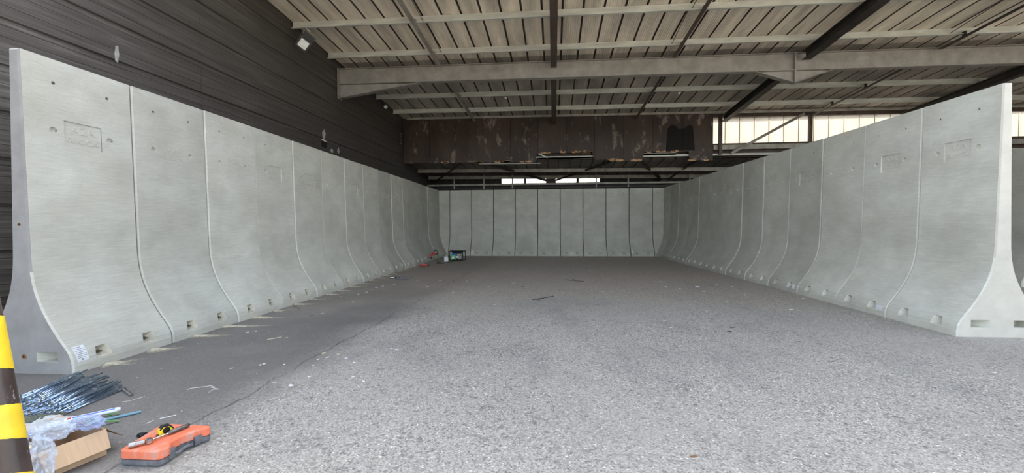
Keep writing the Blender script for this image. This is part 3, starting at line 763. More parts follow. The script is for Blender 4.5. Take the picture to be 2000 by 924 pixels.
# floodlights
def floodlight(loc, s, label, R):
    o = empty('floodlight', loc); tag(o, label, 'floodlight', 'floodlights on the left side'); o.scale = (s, s, s); o.rotation_euler = R
    # local: light looks along -y, x right, z up
    g = MB(); g.prism([(-0.17, -0.17), (0.17, -0.17), (0.17, 0.17), (-0.17, 0.17)], -0.02, 0.0)
    A = [(-0.17, 0.0, -0.17), (0.17, 0.0, -0.17), (0.17, 0.0, 0.17), (-0.17, 0.0, 0.17)]; B = [(-0.10, 0.12, -0.10), (0.10, 0.12, -0.10), (0.10, 0.12, 0.10), (-0.10, 0.12, 0.10)]
    va = [g.bm.verts.new(p) for p in A]; vb = [g.bm.verts.new(p) for p in B]
    for k in range(4): g.bm.faces.new((va[k], va[(k+1) % 4], vb[(k+1) % 4], vb[k]))
    g.bm.faces.new(vb); g.bm.faces.new(va[::-1]); g.build('housing', M['black_metal'], o)
    g = MB(); g.box(-0.120, 0.120, -0.028, -0.021, -0.125, 0.115); g.build('glass', M['glass_white'], o)
    g = MB(); g.box(-0.16, 0.16, -0.02, 0.13, 0.175, 0.34)
    for k in range(5): g.box(-0.13+k*0.06, -0.12+k*0.06, -0.035, -0.02, 0.18, 0.33)
    g.build('gear_box', M['black_metal'], o)
    g = MB(); g.box(-0.20, -0.19, 0.02, 0.06, -0.03, 0.34); g.box(0.19, 0.20, 0.02, 0.06, -0.03, 0.34); g.box(-0.20, 0.20, 0.02, 0.06, 0.33, 0.34); g.build('bracket', M['black_metal'], o)
    g = MB(); g.tube([(0.0, 0.05, 0.345), (-0.06, 0.07, 0.40), (-0.20, 0.10, 0.42)], 0.008); g.build('cable', M['white_plastic'], o)
    return o
def aim(d, roll):
    return ((-Vector(d)).to_track_quat('Y', 'Z').to_matrix().to_4x4() @ Matrix.Rotation(roll, 4, 'Y')).to_euler()
floodlight((-6.78, 10.52, 6.56), 0.92, 'black floodlight with white glass hanging from the first purlin by the siding', aim((0.55, -0.80, -0.45), math.radians(32)))
floodlight((-7.00, 16.45, 6.58), 0.50, 'small far floodlight high on the siding beyond the haunched beam', aim((0.5, -0.8, -0.4), math.radians(38)))
fl_ = bpy.data.objects['floodlight']; g = MB(); g.bar((-6.79, 10.53, 6.78), (-6.81, 10.62, 7.00), 0.03, 0.03); q = g.build('hanging_bracket', M['galv'], fl_)
q.matrix_parent_inverse = Matrix.LocRotScale(fl_.location, fl_.rotation_euler, fl_.scale).inverted(); q['label'] = 'short pale steel bracket'
for x, y, z, lab in ((-1.90, 16.1, 6.66, 'tiny white round lamp under the roof, left of the middle tie'), (4.74, 16.1, 6.60, 'tiny white round lamp under the roof, right of the middle tie')):
    o = empty('dome_lamp', (x, y, z)); tag(o, lab, 'lamp', 'small white round lamps under the roof')
    g = MB(); bmesh.ops.create_uvsphere(g.bm, u_segments=16, v_segments=10, radius=0.052); g.build('globe', M['white_plastic'], o, smooth=True)
    g = MB(); g.cyl((0, 0, 0.045), (0, 0, 0.07), 0.035, n=12); g.cyl((0, 0, 0.07), (0, 0, zroof(y)+tz(x)-z), 0.006, n=6); g.build('stem', M['dark_steel'], o)
for z, sg, lab in ((6.45, -1, 'row of thin bird spikes hanging from the rail above the strip'), (6.70, 1, 'row of thin bird spikes standing on top of the same rail')):
    o = empty('bird_spikes', (8.70, yt-0.09, z)); tag(o, lab, 'bird spikes')
    g = MB(); g.box(-0.55, 0.55, -0.02, 0.0, -0.015, 0.015); g.build('strip', M['dark_steel'], o)
    g = MB()
    for k in range(9):
        for q in (-0.05, 0.05): g.cyl((-0.5+k*0.125, -0.01, 0), (-0.5+k*0.125+q, -0.03, sg*0.10), 0.005, n=5)
    g.build('spikes', M['dark_steel'], o)
# damaged spots on the siding
def patch(pts, m, label, name='torn_patch', x=XW):
    g = MB(); g.prism([(p[0], p[1]) for p in pts], x+0.005, x+0.010, 'X'); return tag(g.build(name, m), label, 'damage patch')
def blob(cy, cz, ry, rz_, seed, n=14):
    r = random.Random(seed); return [(cy+ry*math.cos(2*PI*k/n)*r.uniform(0.6, 1.1), cz+rz_*math.sin(2*PI*k/n)*r.uniform(0.6, 1.1)) for k in range(n)]
patch(blob(12.17, 4.47, 0.11, 0.20, 1), M['pale_paint'], 'pale flaked strip above a black hole in the left siding')
patch([(12.03, 4.08), (12.30, 4.08), (12.32, 4.27), (12.02, 4.27)], M['soot'], 'small square black hole in the left siding', 'siding_hole')
patch(blob(12.17, 4.30, 0.16, 0.035, 2), M['white_plastic'], 'white lip directly above the black hole in the siding')
patch(blob(12.62, 4.05, 0.10, 0.08, 3), M['pale_paint'], 'small pale flake just beyond the black hole in the siding')
patch(blob(13.02, 4.14, 0.08, 0.11, 4), M['pale_paint'], 'second small pale flake beyond the black hole in the siding')
patch([(6.06, 4.33), (6.10, 4.32), (6.12, 4.46), (6.11, 4.60), (6.07, 4.59), (6.05, 4.45)], M['pale_paint'], 'pale vertical mark high on the siding near the front')
for k, z in enumerate((5.97, 5.83, 5.66, 5.52)):
    patch(blob(18.72-0.02*k, z, 0.16, 0.06, 10+k), M['translucent'], f'bright ragged chip where the siding meets the brown panels, {("topmost", "second from the top", "third from the top", "lowest")[k]} of four')
# ------------------------------------------------------------------ drilling dust spilled from the pockets
def dust_mat():
    m = M['dust']; t = m.node_tree; N = t.nodes; L = t.links; b = N['Principled BSDF']; out = N['Material Output']
    at = N.new('ShaderNodeAttribute'); at.attribute_name = 'edge'; tc = N.new('ShaderNodeTexCoord')
    n = N.new('ShaderNodeTexNoise'); n.inputs['Scale'].default_value = 16; n.inputs['Detail'].default_value = 6; n.inputs['Roughness'].default_value = 0.7; L.new(tc.outputs['Object'], n.inputs[0])
    ad = N.new('ShaderNodeMath'); L.new(at.outputs['Fac'], ad.inputs[0]); L.new(n.outputs[0], ad.inputs[1])
    mr = N.new('ShaderNodeMapRange'); mr.inputs[1].default_value = 0.72; mr.inputs[2].default_value = 1.30; mr.inputs[3].default_value = 1; mr.inputs[4].default_value = 0; L.new(ad.outputs[0], mr.inputs[0])
    tr = N.new('ShaderNodeBsdfTransparent'); mx = N.new('ShaderNodeMixShader'); L.new(mr.outputs[0], mx.inputs[0]); L.new(tr.outputs[0], mx.inputs[1]); L.new(b.outputs[0], mx.inputs[2]); L.new(mx.outputs[0], out.inputs[0])
dust_mat()
def dust_patch(c, ang, L, wd, h, seed, label, group):
    """low irregular spill of fine dust thinning out from the foot of the wall"""
    bm = bmesh.new(); n = 40; rings = 8; V = []; E = {}
    top = bm.verts.new((0.0, 0, h)); E[top] = 0.0
    rad = [0.8+0.7*mnoise.noise((math.cos(2*PI*k/n)*1.6+seed, math.sin(2*PI*k/n)*1.6, seed*0.7))+0.35*mnoise.noise((math.cos(2*PI*k/n)*6+seed, math.sin(2*PI*k/n)*6, seed)) for k in range(n)]
    for j in range(1, rings+1):
        f = j/rings; row = []
        for k in range(n):
            t = 2*PI*k/n; x = math.cos(t)*L*(1.0 if math.cos(t) > 0 else 0.05); y = math.sin(t)*wd
            v = bm.verts.new((x*rad[k]*f, y*rad[k]*f, h*max(0, 1-f*1.8)**1.5+0.0012)); E[v] = f; row.append(v)
        V.append(row)
    for k in range(n): bm.faces.new((top, V[0][k], V[0][(k+1) % n]))
    for A, B in zip(V, V[1:]):
        for k in range(n): bm.faces.new((A[k], B[k], B[(k+1) % n], A[(k+1) % n]))
    bm.verts.index_update(); vals = [0.0]*len(bm.verts)
    for v, f in E.items(): vals[v.index] = f
    me = bpy.data.meshes.new('spill'); bm.to_mesh(me); bm.free()
    at = me.attributes.new('edge', 'FLOAT', 'POINT'); at.data.foreach_set('value', vals)
    o = link_mesh('dust_spill', me, M['dust'], None, c, True); o.rotation_euler = (0, 0, ang)
    tag(o, label, 'dust spill', group, 'thing')
for blk, i in dust_at:
    if i >= 10: continue
    for j, y in enumerate(YP):
        s = LY0+W*i+y; x = blk.location.x+0.576-0.0298*y; r3 = random.Random(i*7+j)
        dust_patch((x+0.022, s+0.02, 0.0004), 0.30+r3.uniform(-0.08, 0.08), r3.uniform(0.6, 1.1) if i else 0.45, r3.uniform(0.15, 0.19), 0.030, i*3+j+1,
                   f'pale yellow drilling dust spilled under the {"nearer" if j == 0 else "farther"} pocket of the {ORD[i]} left-row block', 'drilling dust along the left row')

# ------------------------------------------------------------------ heap of threaded rods
M['zinc'] = mat('bright_zinc_rod', (0.36, 0.47, 0.62), 0.20, 0.90, var=0.25, scale=18)
M['nut'] = mat('yellow_zinc_nut', (0.55, 0.53, 0.46), 0.3, 0.9, var=0.3, scale=25)
def rod_proto(L, nuts):
    g = MB(); g.cyl((0, -L/2, 0), (0, L/2, 0), 0.0078, n=8); rod = g.mesh(); rod.materials.append(M['zinc'])
    for p in rod.polygons: p.use_smooth = len(p.vertices) == 4
    nm = []
    for yy, ln, r in nuts:
        g = MB(); g.cyl((0, yy, 0), (0, yy+ln, 0), r, n=6); m_ = g.mesh(); m_.materials.append(M['nut']); nm.append(m_)
    return rod, nm
protos = [rod_proto(0.62, ((-0.29, 0.016, 0.0122), (-0.265, 0.004, 0.0124))), rod_proto(0.56, ((-0.26, 0.016, 0.0122), (0.22, 0.016, 0.0122))), rod_proto(0.66, ((-0.31, 0.016, 0.0122), (-0.25, 0.014, 0.0122)))]
rr = random.Random(21)
def rod(x, y, z, yaw, pi):
    rodm, nm = protos[pi]
    o = bpy.data.objects.new('threaded_rod', rodm); col.objects.link(o); o.location = (x, y, z)
    o.rotation_mode = 'YXZ'; o.rotation_euler = (0, 0, yaw)
    tag(o, 'bright zinc threaded rod in the heap beside the nearest left-row block', 'threaded rod', 'zinc rods heaped on the floor')
    for m_ in nm:
        q = bpy.data.objects.new('nut', m_); col.objects.link(q); q.parent = o
z = 0.0126
for layer, (cnt, yaw0) in enumerate(((24, 0.10), (22, 0.34), (20, 0.02), (17, 0.42), (13, 0.16), (8, 0.52), (3, 0.30))):
    xc = -4.45-0.012*layer
    for q in range(cnt):
        t = (q-(cnt-1)/2)*0.0276; c_, s_ = math.cos(yaw0), math.sin(yaw0); dy = rr.uniform(-0.10, 0.10)
        rod(xc+t*c_-dy*s_, 3.20+t*s_*0.5+dy*c_-0.08*t, z, yaw0, rr.randrange(3))
    z += 0.0255
# masonry drill bit on the floor
def spiral_bit(loc, rz, L, r, label):
    o = empty('drill_bit', loc, rz); tag(o, label, 'drill bit')
    g = MB(); n = 60; sec = 10; V = []
    for i in range(n+1):
        t = i/n; row = []
        for k in range(sec):
            a = 2*PI*k/sec; rad = r*(0.62+0.38*abs(math.cos(a))); aa = a+t*L/r*0.9
            row.append(g.bm.verts.new((-L*0.35+t*L*0.7, math.cos(aa)*rad, math.sin(aa)*rad+r)))
        V.append(row)
    for A, B in zip(V, V[1:]):
        for k in range(sec): g.bm.faces.new((A[k], A[(k+1) % sec], B[(k+1) % sec], B[k]))
    g.bm.faces.new(V[0]); g.bm.faces.new(V[-1]); g.build('flute', M['steel_dark'], o)
    g = MB(); g.cyl((-L*0.35, 0, r), (-L*0.5, 0, r), r*0.8, n=10); g.build('shank', M['steel_dark'], o)
    g = MB(); g.cyl((L*0.35, 0, r), (L*0.37, 0, r), r, n=10); g.build('tip', M['bolt'], o)
M['steel_dark'] = mat('worn_dark_steel', (0.16, 0.15, 0.14), 0.4, 0.7, var=0.3, scale=30)
spiral_bit((-4.05, 3.42, 0.0), math.radians(-27), 0.36, 0.013, 'dark spiral drill bit lying between the rod heap and the left row')

# ------------------------------------------------------------------ striped post leaning at the left edge
M['post'] = mat('scuffed_dark_brown_paint', (0.060, 0.042, 0.036), 0.35, 0.0, var=0.35, scale=7, spots=(10, 0.60, (0.42, 0.40, 0.38)), stretch=(1, 1, 0.45), bump=0.3, bscale=25)
M['yellow'] = mat('scuffed_yellow_tape', (0.78, 0.55, 0.030), 0.4, 0.0, var=0.10, scale=8, spots=(13, 0.66, (0.42, 0.32, 0.12)), bump=0.15, bscale=20)
pb = Vector((-2.583, 1.700, 0.0)); pt = Vector((-2.905, 1.715, 1.66)); ax = (pt-pb); PL = ax.length
po = empty('striped_post', pb); po.rotation_euler = ax.to_track_quat('Z', 'Y').to_euler(); tag(po, 'leaning round post with dark brown and yellow bands at the left edge', 'post')
g = MB(); rings = []
for i in range(25):
    z = PL*i/24; rings.append([g.bm.verts.new((math.cos(2*PI*k/32)*0.060*(1+0.012*mnoise.noise((k*0.7, z*6, 0))), math.sin(2*PI*k/32)*0.060, z)) for k in range(32)])
for A, B in zip(rings, rings[1:]):
    for k in range(32): g.bm.faces.new((A[k], A[(k+1) % 32], B[(k+1) % 32], B[k]))
g.bm.faces.new(rings[0]); g.bm.faces.new(rings[-1]); g.build('shaft', M['post'], po, smooth=True)
g = MB(); g.cyl((0, 0, PL), (0, 0, PL+0.02), 0.062, 0.045, n=32); g.build('end_cap', M['post'], po)
def band(z0, z1, sl0, sl1):
    g = MB(); V = [[], []]; n = 48
    for j in range(2):
        for k in range(n):
            a = 2*PI*k/n; sl = (sl0, sl1)[j]; z = (z0, z1)[j]+sl*math.cos(a)*0.05+0.004*mnoise.noise((k*0.9, j*5+z0, 1))
            V[j].append(g.bm.verts.new((math.cos(a)*0.0625, math.sin(a)*0.0625, z)))
    for k in range(n): g.bm.faces.new((V[0][k], V[0][(k+1) % n], V[1][(k+1) % n], V[1][k]))
    o = g.build('yellow_band', M['yellow'], po, smooth=True); o['label'] = 'yellow band'
band(0.895, 1.16, 0.45, 0.3); band(0.545, 0.715, 0.55, 0.35); band(0.19, 0.375, 0.4, 0.6); band(1.36, 1.56, 0.3, 0.3)

# ------------------------------------------------------------------ orange tool case with tape and ratchet
M['orange'] = mat('dusty_orange_plastic', (0.76, 0.19, 0.095), 0.55, 0.0, var=0.12, scale=6, stretch=(3, 1, 1), spots=(5, 0.54, (0.60, 0.28, 0.20)))
M['case_grey'] = mat('dusty_grey_plastic', (0.13, 0.135, 0.145), 0.6, 0.0, var=0.35, scale=22)
case = empty('tool_case', (-2.70, 2.53, 0)); tag(case, 'flat orange and grey plastic tool case lying on the floor', 'tool case')
OUT = [(-2.862, 2.372), (-2.850, 2.352), (-2.600, 2.358), (-2.572, 2.372), (-2.566, 2.425), (-2.590, 2.452), (-2.612, 2.480), (-2.612, 2.560), (-2.590, 2.600), (-2.575, 2.615), (-2.572, 2.650), (-2.545, 2.662), (-2.525, 2.685), (-2.530, 2.715), (-2.900, 2.712), (-2.915, 2.690)]
def case_shell(nm, z0, z1, inset, m):
    cx, cy = -2.70, 2.53
    # subdivide outline for soft corners
    P = [Vector((a-cx, b-cy, 0)) for a, b in OUT]; Q = []
    for i in range(len(P)):
        a, b, c = P[i-1], P[i], P[(i+1) % len(P)]
        Q += [b.lerp(a, min(0.35, 0.012/max((b-a).length, 1e-4))), b.lerp(c, min(0.35, 0.012/max((b-c).length, 1e-4)))]
    g = MB(); levels = [(z0, 0.006), (z0+0.006, 0.0), (z1-0.010, 0.0), (z1-0.003, 0.004), (z1, 0.012)] if inset > 0 else [(z0, 0.012), (z0+0.010, 0.004), (z0+0.02, 0.0), (z1, 0.0)]
    R_ = []
    for z, ins in levels:
        row = []
        for i, q in enumerate(Q):
            n_ = (Q[(i+1) % len(Q)]-Q[i-1]).normalized(); nn = Vector((n_.y, -n_.x, 0)); row.append(g.bm.verts.new((q.x-nn.x*ins, q.y-nn.y*ins, z)))
        R_.append(row)
    for A, B in zip(R_, R_[1:]):
        for k in range(len(Q)): g.bm.faces.new((A[k], A[(k+1) % len(Q)], B[(k+1) % len(Q)], B[k]))
    g.bm.faces.new(R_[0][::-1]); g.bm.faces.new(R_[-1]); return g.build(nm, m, case)
case_shell('base_shell', 0.0, 0.047, 0, M['case_grey']); case_shell('lid', 0.049, 0.112, 1, M['orange'])
for k in range(4):
    g = MB(); xx = -0.10+0.045*k; g.bar((xx-0.03, -0.12, 0.1115), (xx+0.0-0.05, 0.15, 0.1115), 0.010, 0.004); g.build('lid_rib', M['orange'], case)
for (x, y, r) in ((0.112, -0.070, 0.3), (0.135, 0.115, -0.2)):
    g = MB(); g.box(-0.008, 0.012, -0.032, 0.032, 0.012, 0.072, Matrix.Translation((x, y, 0)) @ Matrix.Rotation(r, 4, 'Z')); g.build('latch', M['case_grey'], case, bevel=0.003)
g = MB(); pts = [(0.100, -0.055, 0.03), (0.125, -0.035, 0.03), (0.115, 0.0, 0.03), (0.112, 0.04, 0.03), (0.135, 0.07, 0.03)]; g.tube(pts, 0.012, 8); g.build('carry_handle', M['case_grey'], case, smooth=True)
# tape measure
tm = empty('tape_measure', (-2.745, 2.565, 0.113), math.radians(65)); tag(tm, 'yellow and black tape measure lying on the orange case', 'tape measure')
M['tape_yellow'] = mat('tape_yellow_plastic', (0.85, 0.68, 0.02), 0.35)
g = MB(); g.prism([(-0.040, 0.0), (0.040, 0.0), (0.040, 0.035), (0.022, 0.062), (-0.020, 0.066), (-0.040, 0.045)], -0.019, 0.019); g.build('body', M['tape_yellow'], tm, bevel=0.006)
g = MB(); g.cyl((0, -0.023, 0.033), (0, -0.018, 0.033), 0.022, n=20); g.cyl((0, 0.018, 0.033), (0, 0.023, 0.033), 0.022, n=20); g.build('side_disc', M['black_metal'], tm)
g = MB(); g.prism([(-0.038, 0.046), (-0.020, 0.068), (0.022, 0.064), (0.042, 0.036), (0.036, 0.030), (0.018, 0.054), (-0.016, 0.058), (-0.032, 0.040)], -0.0195, 0.0195); g.build('rubber_grip', M['black_metal'], tm)
g = MB(); g.box(-0.049, -0.040, -0.012, 0.012, 0.0, 0.016); g.build('end_hook', M['steel_dark'], tm)
g = MB(); g.box(0.038, 0.046, -0.008, 0.008, 0.008, 0.028); g.build('lock_button', M['black_metal'], tm)
# ratchet wrench with two sockets on it
M['chrome'] = mat('dull_chrome', (0.46, 0.44, 0.42), 0.25, 0.95, var=0.25, scale=30)
rw = empty('ratchet_wrench', (-2.735, 2.44, 0.114), math.radians(74)); tag(rw, 'dull chrome ratchet wrench with sockets lying on the orange case', 'wrench')
g = MB(); g.cyl((0, 0, 0.004), (0, 0, 0.034), 0.021, 0.019, n=20); g.build('head', M['chrome'], rw)
g = MB(); g.cyl((0.016, 0, 0.016), (0.11, 0, 0.014), 0.008, 0.007, n=12); g.build('shank', M['chrome'], rw)
g = MB(); g.tube([(0.11, 0, 0.014), (0.125, 0, 0.015), (0.23, 0, 0.015), (0.245, 0, 0.014)], [0.008, 0.014, 0.015, 0.010], 12); g.build('grip', M['steel_dark'], rw, smooth=True)
g = MB(); g.cyl((-0.020, 0.010, 0.018), (-0.055, 0.030, 0.018), 0.017, n=20); g.build('socket', M['chrome'], rw)
g = MB(); g.cyl((-0.057, 0.031, 0.0185), (-0.088, 0.049, 0.0185), 0.0185, n=20); g.build('socket', M['chrome'], rw)
g = MB(); g.cyl((0, 0, 0.034), (0, 0, 0.037), 0.010, n=16); g.build('release_button', M['steel_dark'], rw)

# ------------------------------------------------------------------ cardboard box with packaging
M['card'] = mat('brown_cardboard', (0.52, 0.36, 0.22), 0.85, 0.0, var=0.08, scale=3, stretch=(1, 18, 1))
M['card_in'] = mat('shaded_cardboard_inside', (0.30, 0.20, 0.12), 0.9, var=0.1, scale=6)
M['film'] = plastic_film('clear_plastic_film'); M['film_blue'] = plastic_film('bluish_plastic_film', (0.78, 0.84, 0.98))
bx = empty('cardboard_box', (-3.28, 2.36, 0), math.radians(-14)); tag(bx, 'open brown cardboard box full of crumpled packaging beside the striped post', 'box')
hx, hy, hz, th = 0.23, 0.165, 0.185, 0.005
g = MB(); g.box(-hx, hx, -hy, hy, 0.004, 0.009); g.build('box_bottom', M['card'], bx)
for nm, b in (('side_panel', (hx-th, hx, -hy, hy)), ('side_panel', (-hx, -hx+th, -hy, hy)), ('side_panel', (-hx+th, hx-th, -hy, -hy+th)), ('side_panel', (-hx+th, hx-th, hy-th, hy))):
    g = MB(); g.box(b[0], b[1], b[2], b[3], 0.009, hz); g.build(nm, M['card'], bx)
def flap(p0, p1, d, m=M['card']):
    g = MB(); p0, p1, d = Vector(p0), Vector(p1), Vector(d); n_ = (p1-p0).cross(d).normalized()*0.002; q = [p0, p1, p1+d-(p1-p0)*0.03, p0+d+(p1-p0)*0.03]
    A = [g.bm.verts.new(v-n_) for v in q]; B = [g.bm.verts.new(v+n_) for v in q]
    for k in range(4): g.bm.faces.new((A[k], A[(k+1) % 4], B[(k+1) % 4], B[k]))
    g.bm.faces.new(A[::-1]); g.bm.faces.new(B); g.build('flap', m, bx)
flap((hx, -hy, hz), (hx, hy, hz), (0.070, 0.0, -0.115)); flap((-hx, hy, hz), (hx, hy, hz), (0.0, 0.10, -0.10), M['card_in']); flap((-hx, -hy, hz), (hx, -hy, hz), (0, -0.05, -0.13)); flap((-hx, -hy, hz), (-hx, hy, hz), (-0.09, 0, 0.02))
def crumple(name, c, s, seed, m, label, cat, amp=0.35, group=None, sub=5):
    g = MB(); bmesh.ops.create_icosphere(g.bm, subdivisions=sub, radius=1.0); r = Vector((seed*3.1, seed*1.7, seed*0.3))
    for v in g.bm.verts:
        p = v.co.copy(); n1 = abs(mnoise.noise(p*1.6+r)); n2 = abs(mnoise.noise(p*3.7+r)); n3 = abs(mnoise.noise(p*8.0+r))
        k = 1.0-amp*(1.5*n1+0.9*n2+0.16*n3)
        v.co = Vector((p.x*s[0], p.y*s[1], p.z*s[2]))*k
    zmin = min(v.co.z for v in g.bm.verts)
    for v in g.bm.verts: v.co.z -= zmin
    o = g.build(name, m, None, c); return tag(o, label, cat, group)
crumple('plastic_bag', (-3.20, 2.30, 0.190), (0.14, 0.10, 0.060), 2, M['film'], 'clear crumpled plastic bag on top of the cardboard box', 'plastic bag', 0.45)
crumple('plastic_bag', (-3.05, 2.125, 0.002), (0.09, 0.07, 0.17), 5, M['film'], 'clear crumpled plastic bag hanging down the near side of the box', 'plastic bag', 0.45)
crumple('plastic_bag', (-3.10, 2.42, 0.195), (0.13, 0.07, 0.055), 8, M['film_blue'], 'bluish crumpled plastic bag along the far edge of the box', 'plastic bag', 0.4)
crumple('plastic_bag', (-3.38, 2.22, 0.175), (0.10, 0.08, 0.05), 9, M['film_blue'], 'bluish crumpled film next to the yellow packet in the box', 'plastic bag', 0.4)
# blue and white printed sleeve
sl = empty('plastic_sleeve', (-3.16, 2.50, 0.262), math.radians(48)); tag(sl, 'white plastic sleeve with a blue stripe sticking out of the box', 'plastic sleeve')
M['blue'] = mat('blue_print', (0.05, 0.12, 0.50), 0.4); M['sleeve'] = mat('glossy_pale_blue_plastic', (0.66, 0.74, 0.86), 0.2); M['red'] = mat('red_plastic', (0.55, 0.03, 0.02), 0.4)
g = MB(); g.prism([(-0.14, -0.026), (0.12, -0.026), (0.14, -0.012), (0.14, 0.012), (0.12, 0.026), (-0.14, 0.026)], -0.008, 0.008, 'Z'); g.build('sleeve_body', M['sleeve'], sl, bevel=0.004)
g = MB(); g.box(-0.10, 0.11, -0.010, 0.006, 0.0082, 0.0100); g.build('blue_stripe', M['blue'], sl)
g = MB(); g.box(-0.125, -0.105, -0.018, 0.012, 0.0082, 0.0100); g.build('red_mark', M['red'], sl)
# grey punched sheet and plain card in the box
M['grey_card'] = mat('grey_punched_card', (0.40, 0.41, 0.40), 0.8, var=0.15, scale=20)
g = MB(); nx, ny = 16, 10; grid = []
for i in range(nx):
    grid.append([(-0.15+0.30*i/(nx-1), -0.09+0.18*j/(ny-1), 0.02*mnoise.noise((i*0.5, j*0.5, 3))+0.02*math.sin(i*0.35)) for j in range(ny)])
V = [[g.bm.verts.new(p) for p in row] for row in grid]
for i in range(nx-1):
    for j in range(ny-1):
        if (i*7+j*5) % 6 == 0: continue
        g.bm.faces.new((V[i][j], V[i+1][j], V[i+1][j+1], V[i][j+1]))
o = g.build('punched_sheet', M['grey_card'], None, (-3.42, 2.44, 0.215)); o.rotation_euler = (0.12, -0.1, 0.35); md = o.modifiers.new('s', 'SOLIDIFY'); md.thickness = 0.002
tag(o, 'grey crumpled sheet full of small holes on top of the box', 'sheet')
g = MB(); g.prism([(-0.085, -0.02), (-0.01, -0.055), (0.075, -0.035), (0.085, 0.02), (0.0, 0.05), (-0.07, 0.035)], -0.0015, 0.0015, 'Z'); o = g.build('card_piece', M['grey_card'], None, (-3.36, 2.33, 0.232)); o.rotation_euler = (0.2, 0.05, 0.3); tag(o, 'plain grey piece of card on top of the punched sheet', 'card piece')
g = MB(); g.bar((-3.42, 2.24, 0.205), (-3.16, 2.42, 0.262), 0.016, 0.012); tag(g.build('grey_strip', M['grey_card']), 'narrow grey strip lying across the packaging in the box', 'strip')
M['packet'] = mat('yellow_packet_foil', (0.78, 0.55, 0.16), 0.3, var=0.2, scale=10)
g = MB(); g.prism([(-0.075, -0.022), (0.06, -0.030), (0.075, 0.0), (0.055, 0.028), (-0.07, 0.022)], 0, 0.014, 'Z'); o = g.build('yellow_packet', M['packet'], None, (-3.23, 2.135, 0.195), bevel=0.004); o.rotation_euler = (0.1, -0.15, 0.45); tag(o, 'small yellow packet at the near corner of the box', 'packet')
g = MB(); bmesh.ops.create_uvsphere(g.bm, u_segments=20, v_segments=12, radius=0.032)
M['dull_orange'] = mat('dull_orange_plastic', (0.55, 0.20, 0.09), 0.5)
cap_ = empty('bottle', (-3.50, 2.25, 0.19)); tag(cap_, 'small bottle with orange cap between the post and the box contents', 'bottle')
for v in g.bm.verts: v.co.z *= 0.8
g.build('cap', M['dull_orange'], cap_, (0, 0, 0.035), smooth=True)
g = MB(); g.tube([(0, 0, -0.10), (0, 0, -0.02), (0, 0, 0.012), (0, 0, 0.03)], [0.034, 0.034, 0.026, 0.018], 16); g.build('bottle_body', M['case_grey'], cap_, smooth=True)
for o in list(col.objects):
    if o.parent is None and o.name.split('.')[0] in ('cardboard_box', 'plastic_bag', 'plastic_sleeve', 'punched_sheet', 'card_piece', 'grey_strip', 'yellow_packet', 'bottle'): o.location.x -= 0.075
# olive sack and straps behind the box
M['olive'] = mat('dark_olive_fabric', (0.085, 0.095, 0.070), 0.85, var=0.3, scale=14, bump=0.4, bscale=40)
cbag = crumple('canvas_bag', (-3.92, 2.62, 0.0), (0.30, 0.14, 0.085), 14, M['olive'], 'dark olive canvas bag between the rod heap and the box', 'bag', 0.30)
g = MB(); g.tube([(-4.10, 2.66, 0.05), (-3.98, 2.72, 0.11), (-3.84, 2.76, 0.13), (-3.78, 2.72, 0.10), (-3.78, 2.68, 0.02)], 0.012, 6); st_ = g.build('bag_strap', M['olive'], cbag); st_.location = -cbag.location
M['green'] = mat('green_plastic_strap', (0.13, 0.36, 0.10), 0.4)
for k, (a, b, lab) in enumerate((((-3.72, 2.80, 0.03), (-3.66, 3.02, 0.05), 'bright green plastic strap nearest the box'), ((-3.86, 2.86, 0.03), (-3.70, 3.00, 0.035), 'short green plastic strap against the rod heap'), ((-3.70, 2.70, 0.03), (-3.52, 2.90, 0.04), 'green plastic strap crossing towards the blue rod'))):
    g = MB(); a, b = Vector(a), Vector(b); m_ = (a+b)/2+Vector((0, 0, 0.02)); a.z = b.z = 0.008
    for p, q in ((a, m_), (m_, b)): g.bar(p, q, 0.022, 0.006)
    tag(g.build('plastic_strap', M['green']), lab, 'strap', 'green straps by the canvas bag')
g = MB(); g.cyl((-3.72, 2.82, 0.012), (-3.50, 3.06, 0.012), 0.010, n=10); M['rod_blue'] = mat('dusty_blue_rod', (0.16, 0.34, 0.42), 0.4); tag(g.build('blue_rod', M['rod_blue']), 'thin blue rod on the floor right of the green straps', 'rod')
for k, (dx, lab) in enumerate(((0, 'single bright rod end against the striped post, upper'), (0.035, 'single bright rod end against the striped post, lower'))):
    g = MB(); g.cyl((-4.10+dx*2, 2.52+dx, 0.13-dx), (-3.80+dx*2, 2.56+dx, 0.135-dx), 0.012, n=10); tag(g.build('steel_rod', M['zinc']), lab, 'rod')
crumple('film_scrap', (-2.98, 2.62, 0.0), (0.06, 0.05, 0.02), 31, M['film'], 'scrap of clear film on the floor beside the box flap', 'scrap', 0.4, sub=4)
crumple('black_scrap', (-3.10, 2.72, 0.0), (0.05, 0.035, 0.014), 33, M['black_metal'], 'small black scrap on the floor beyond the box flap', 'scrap', 0.4, sub=4)

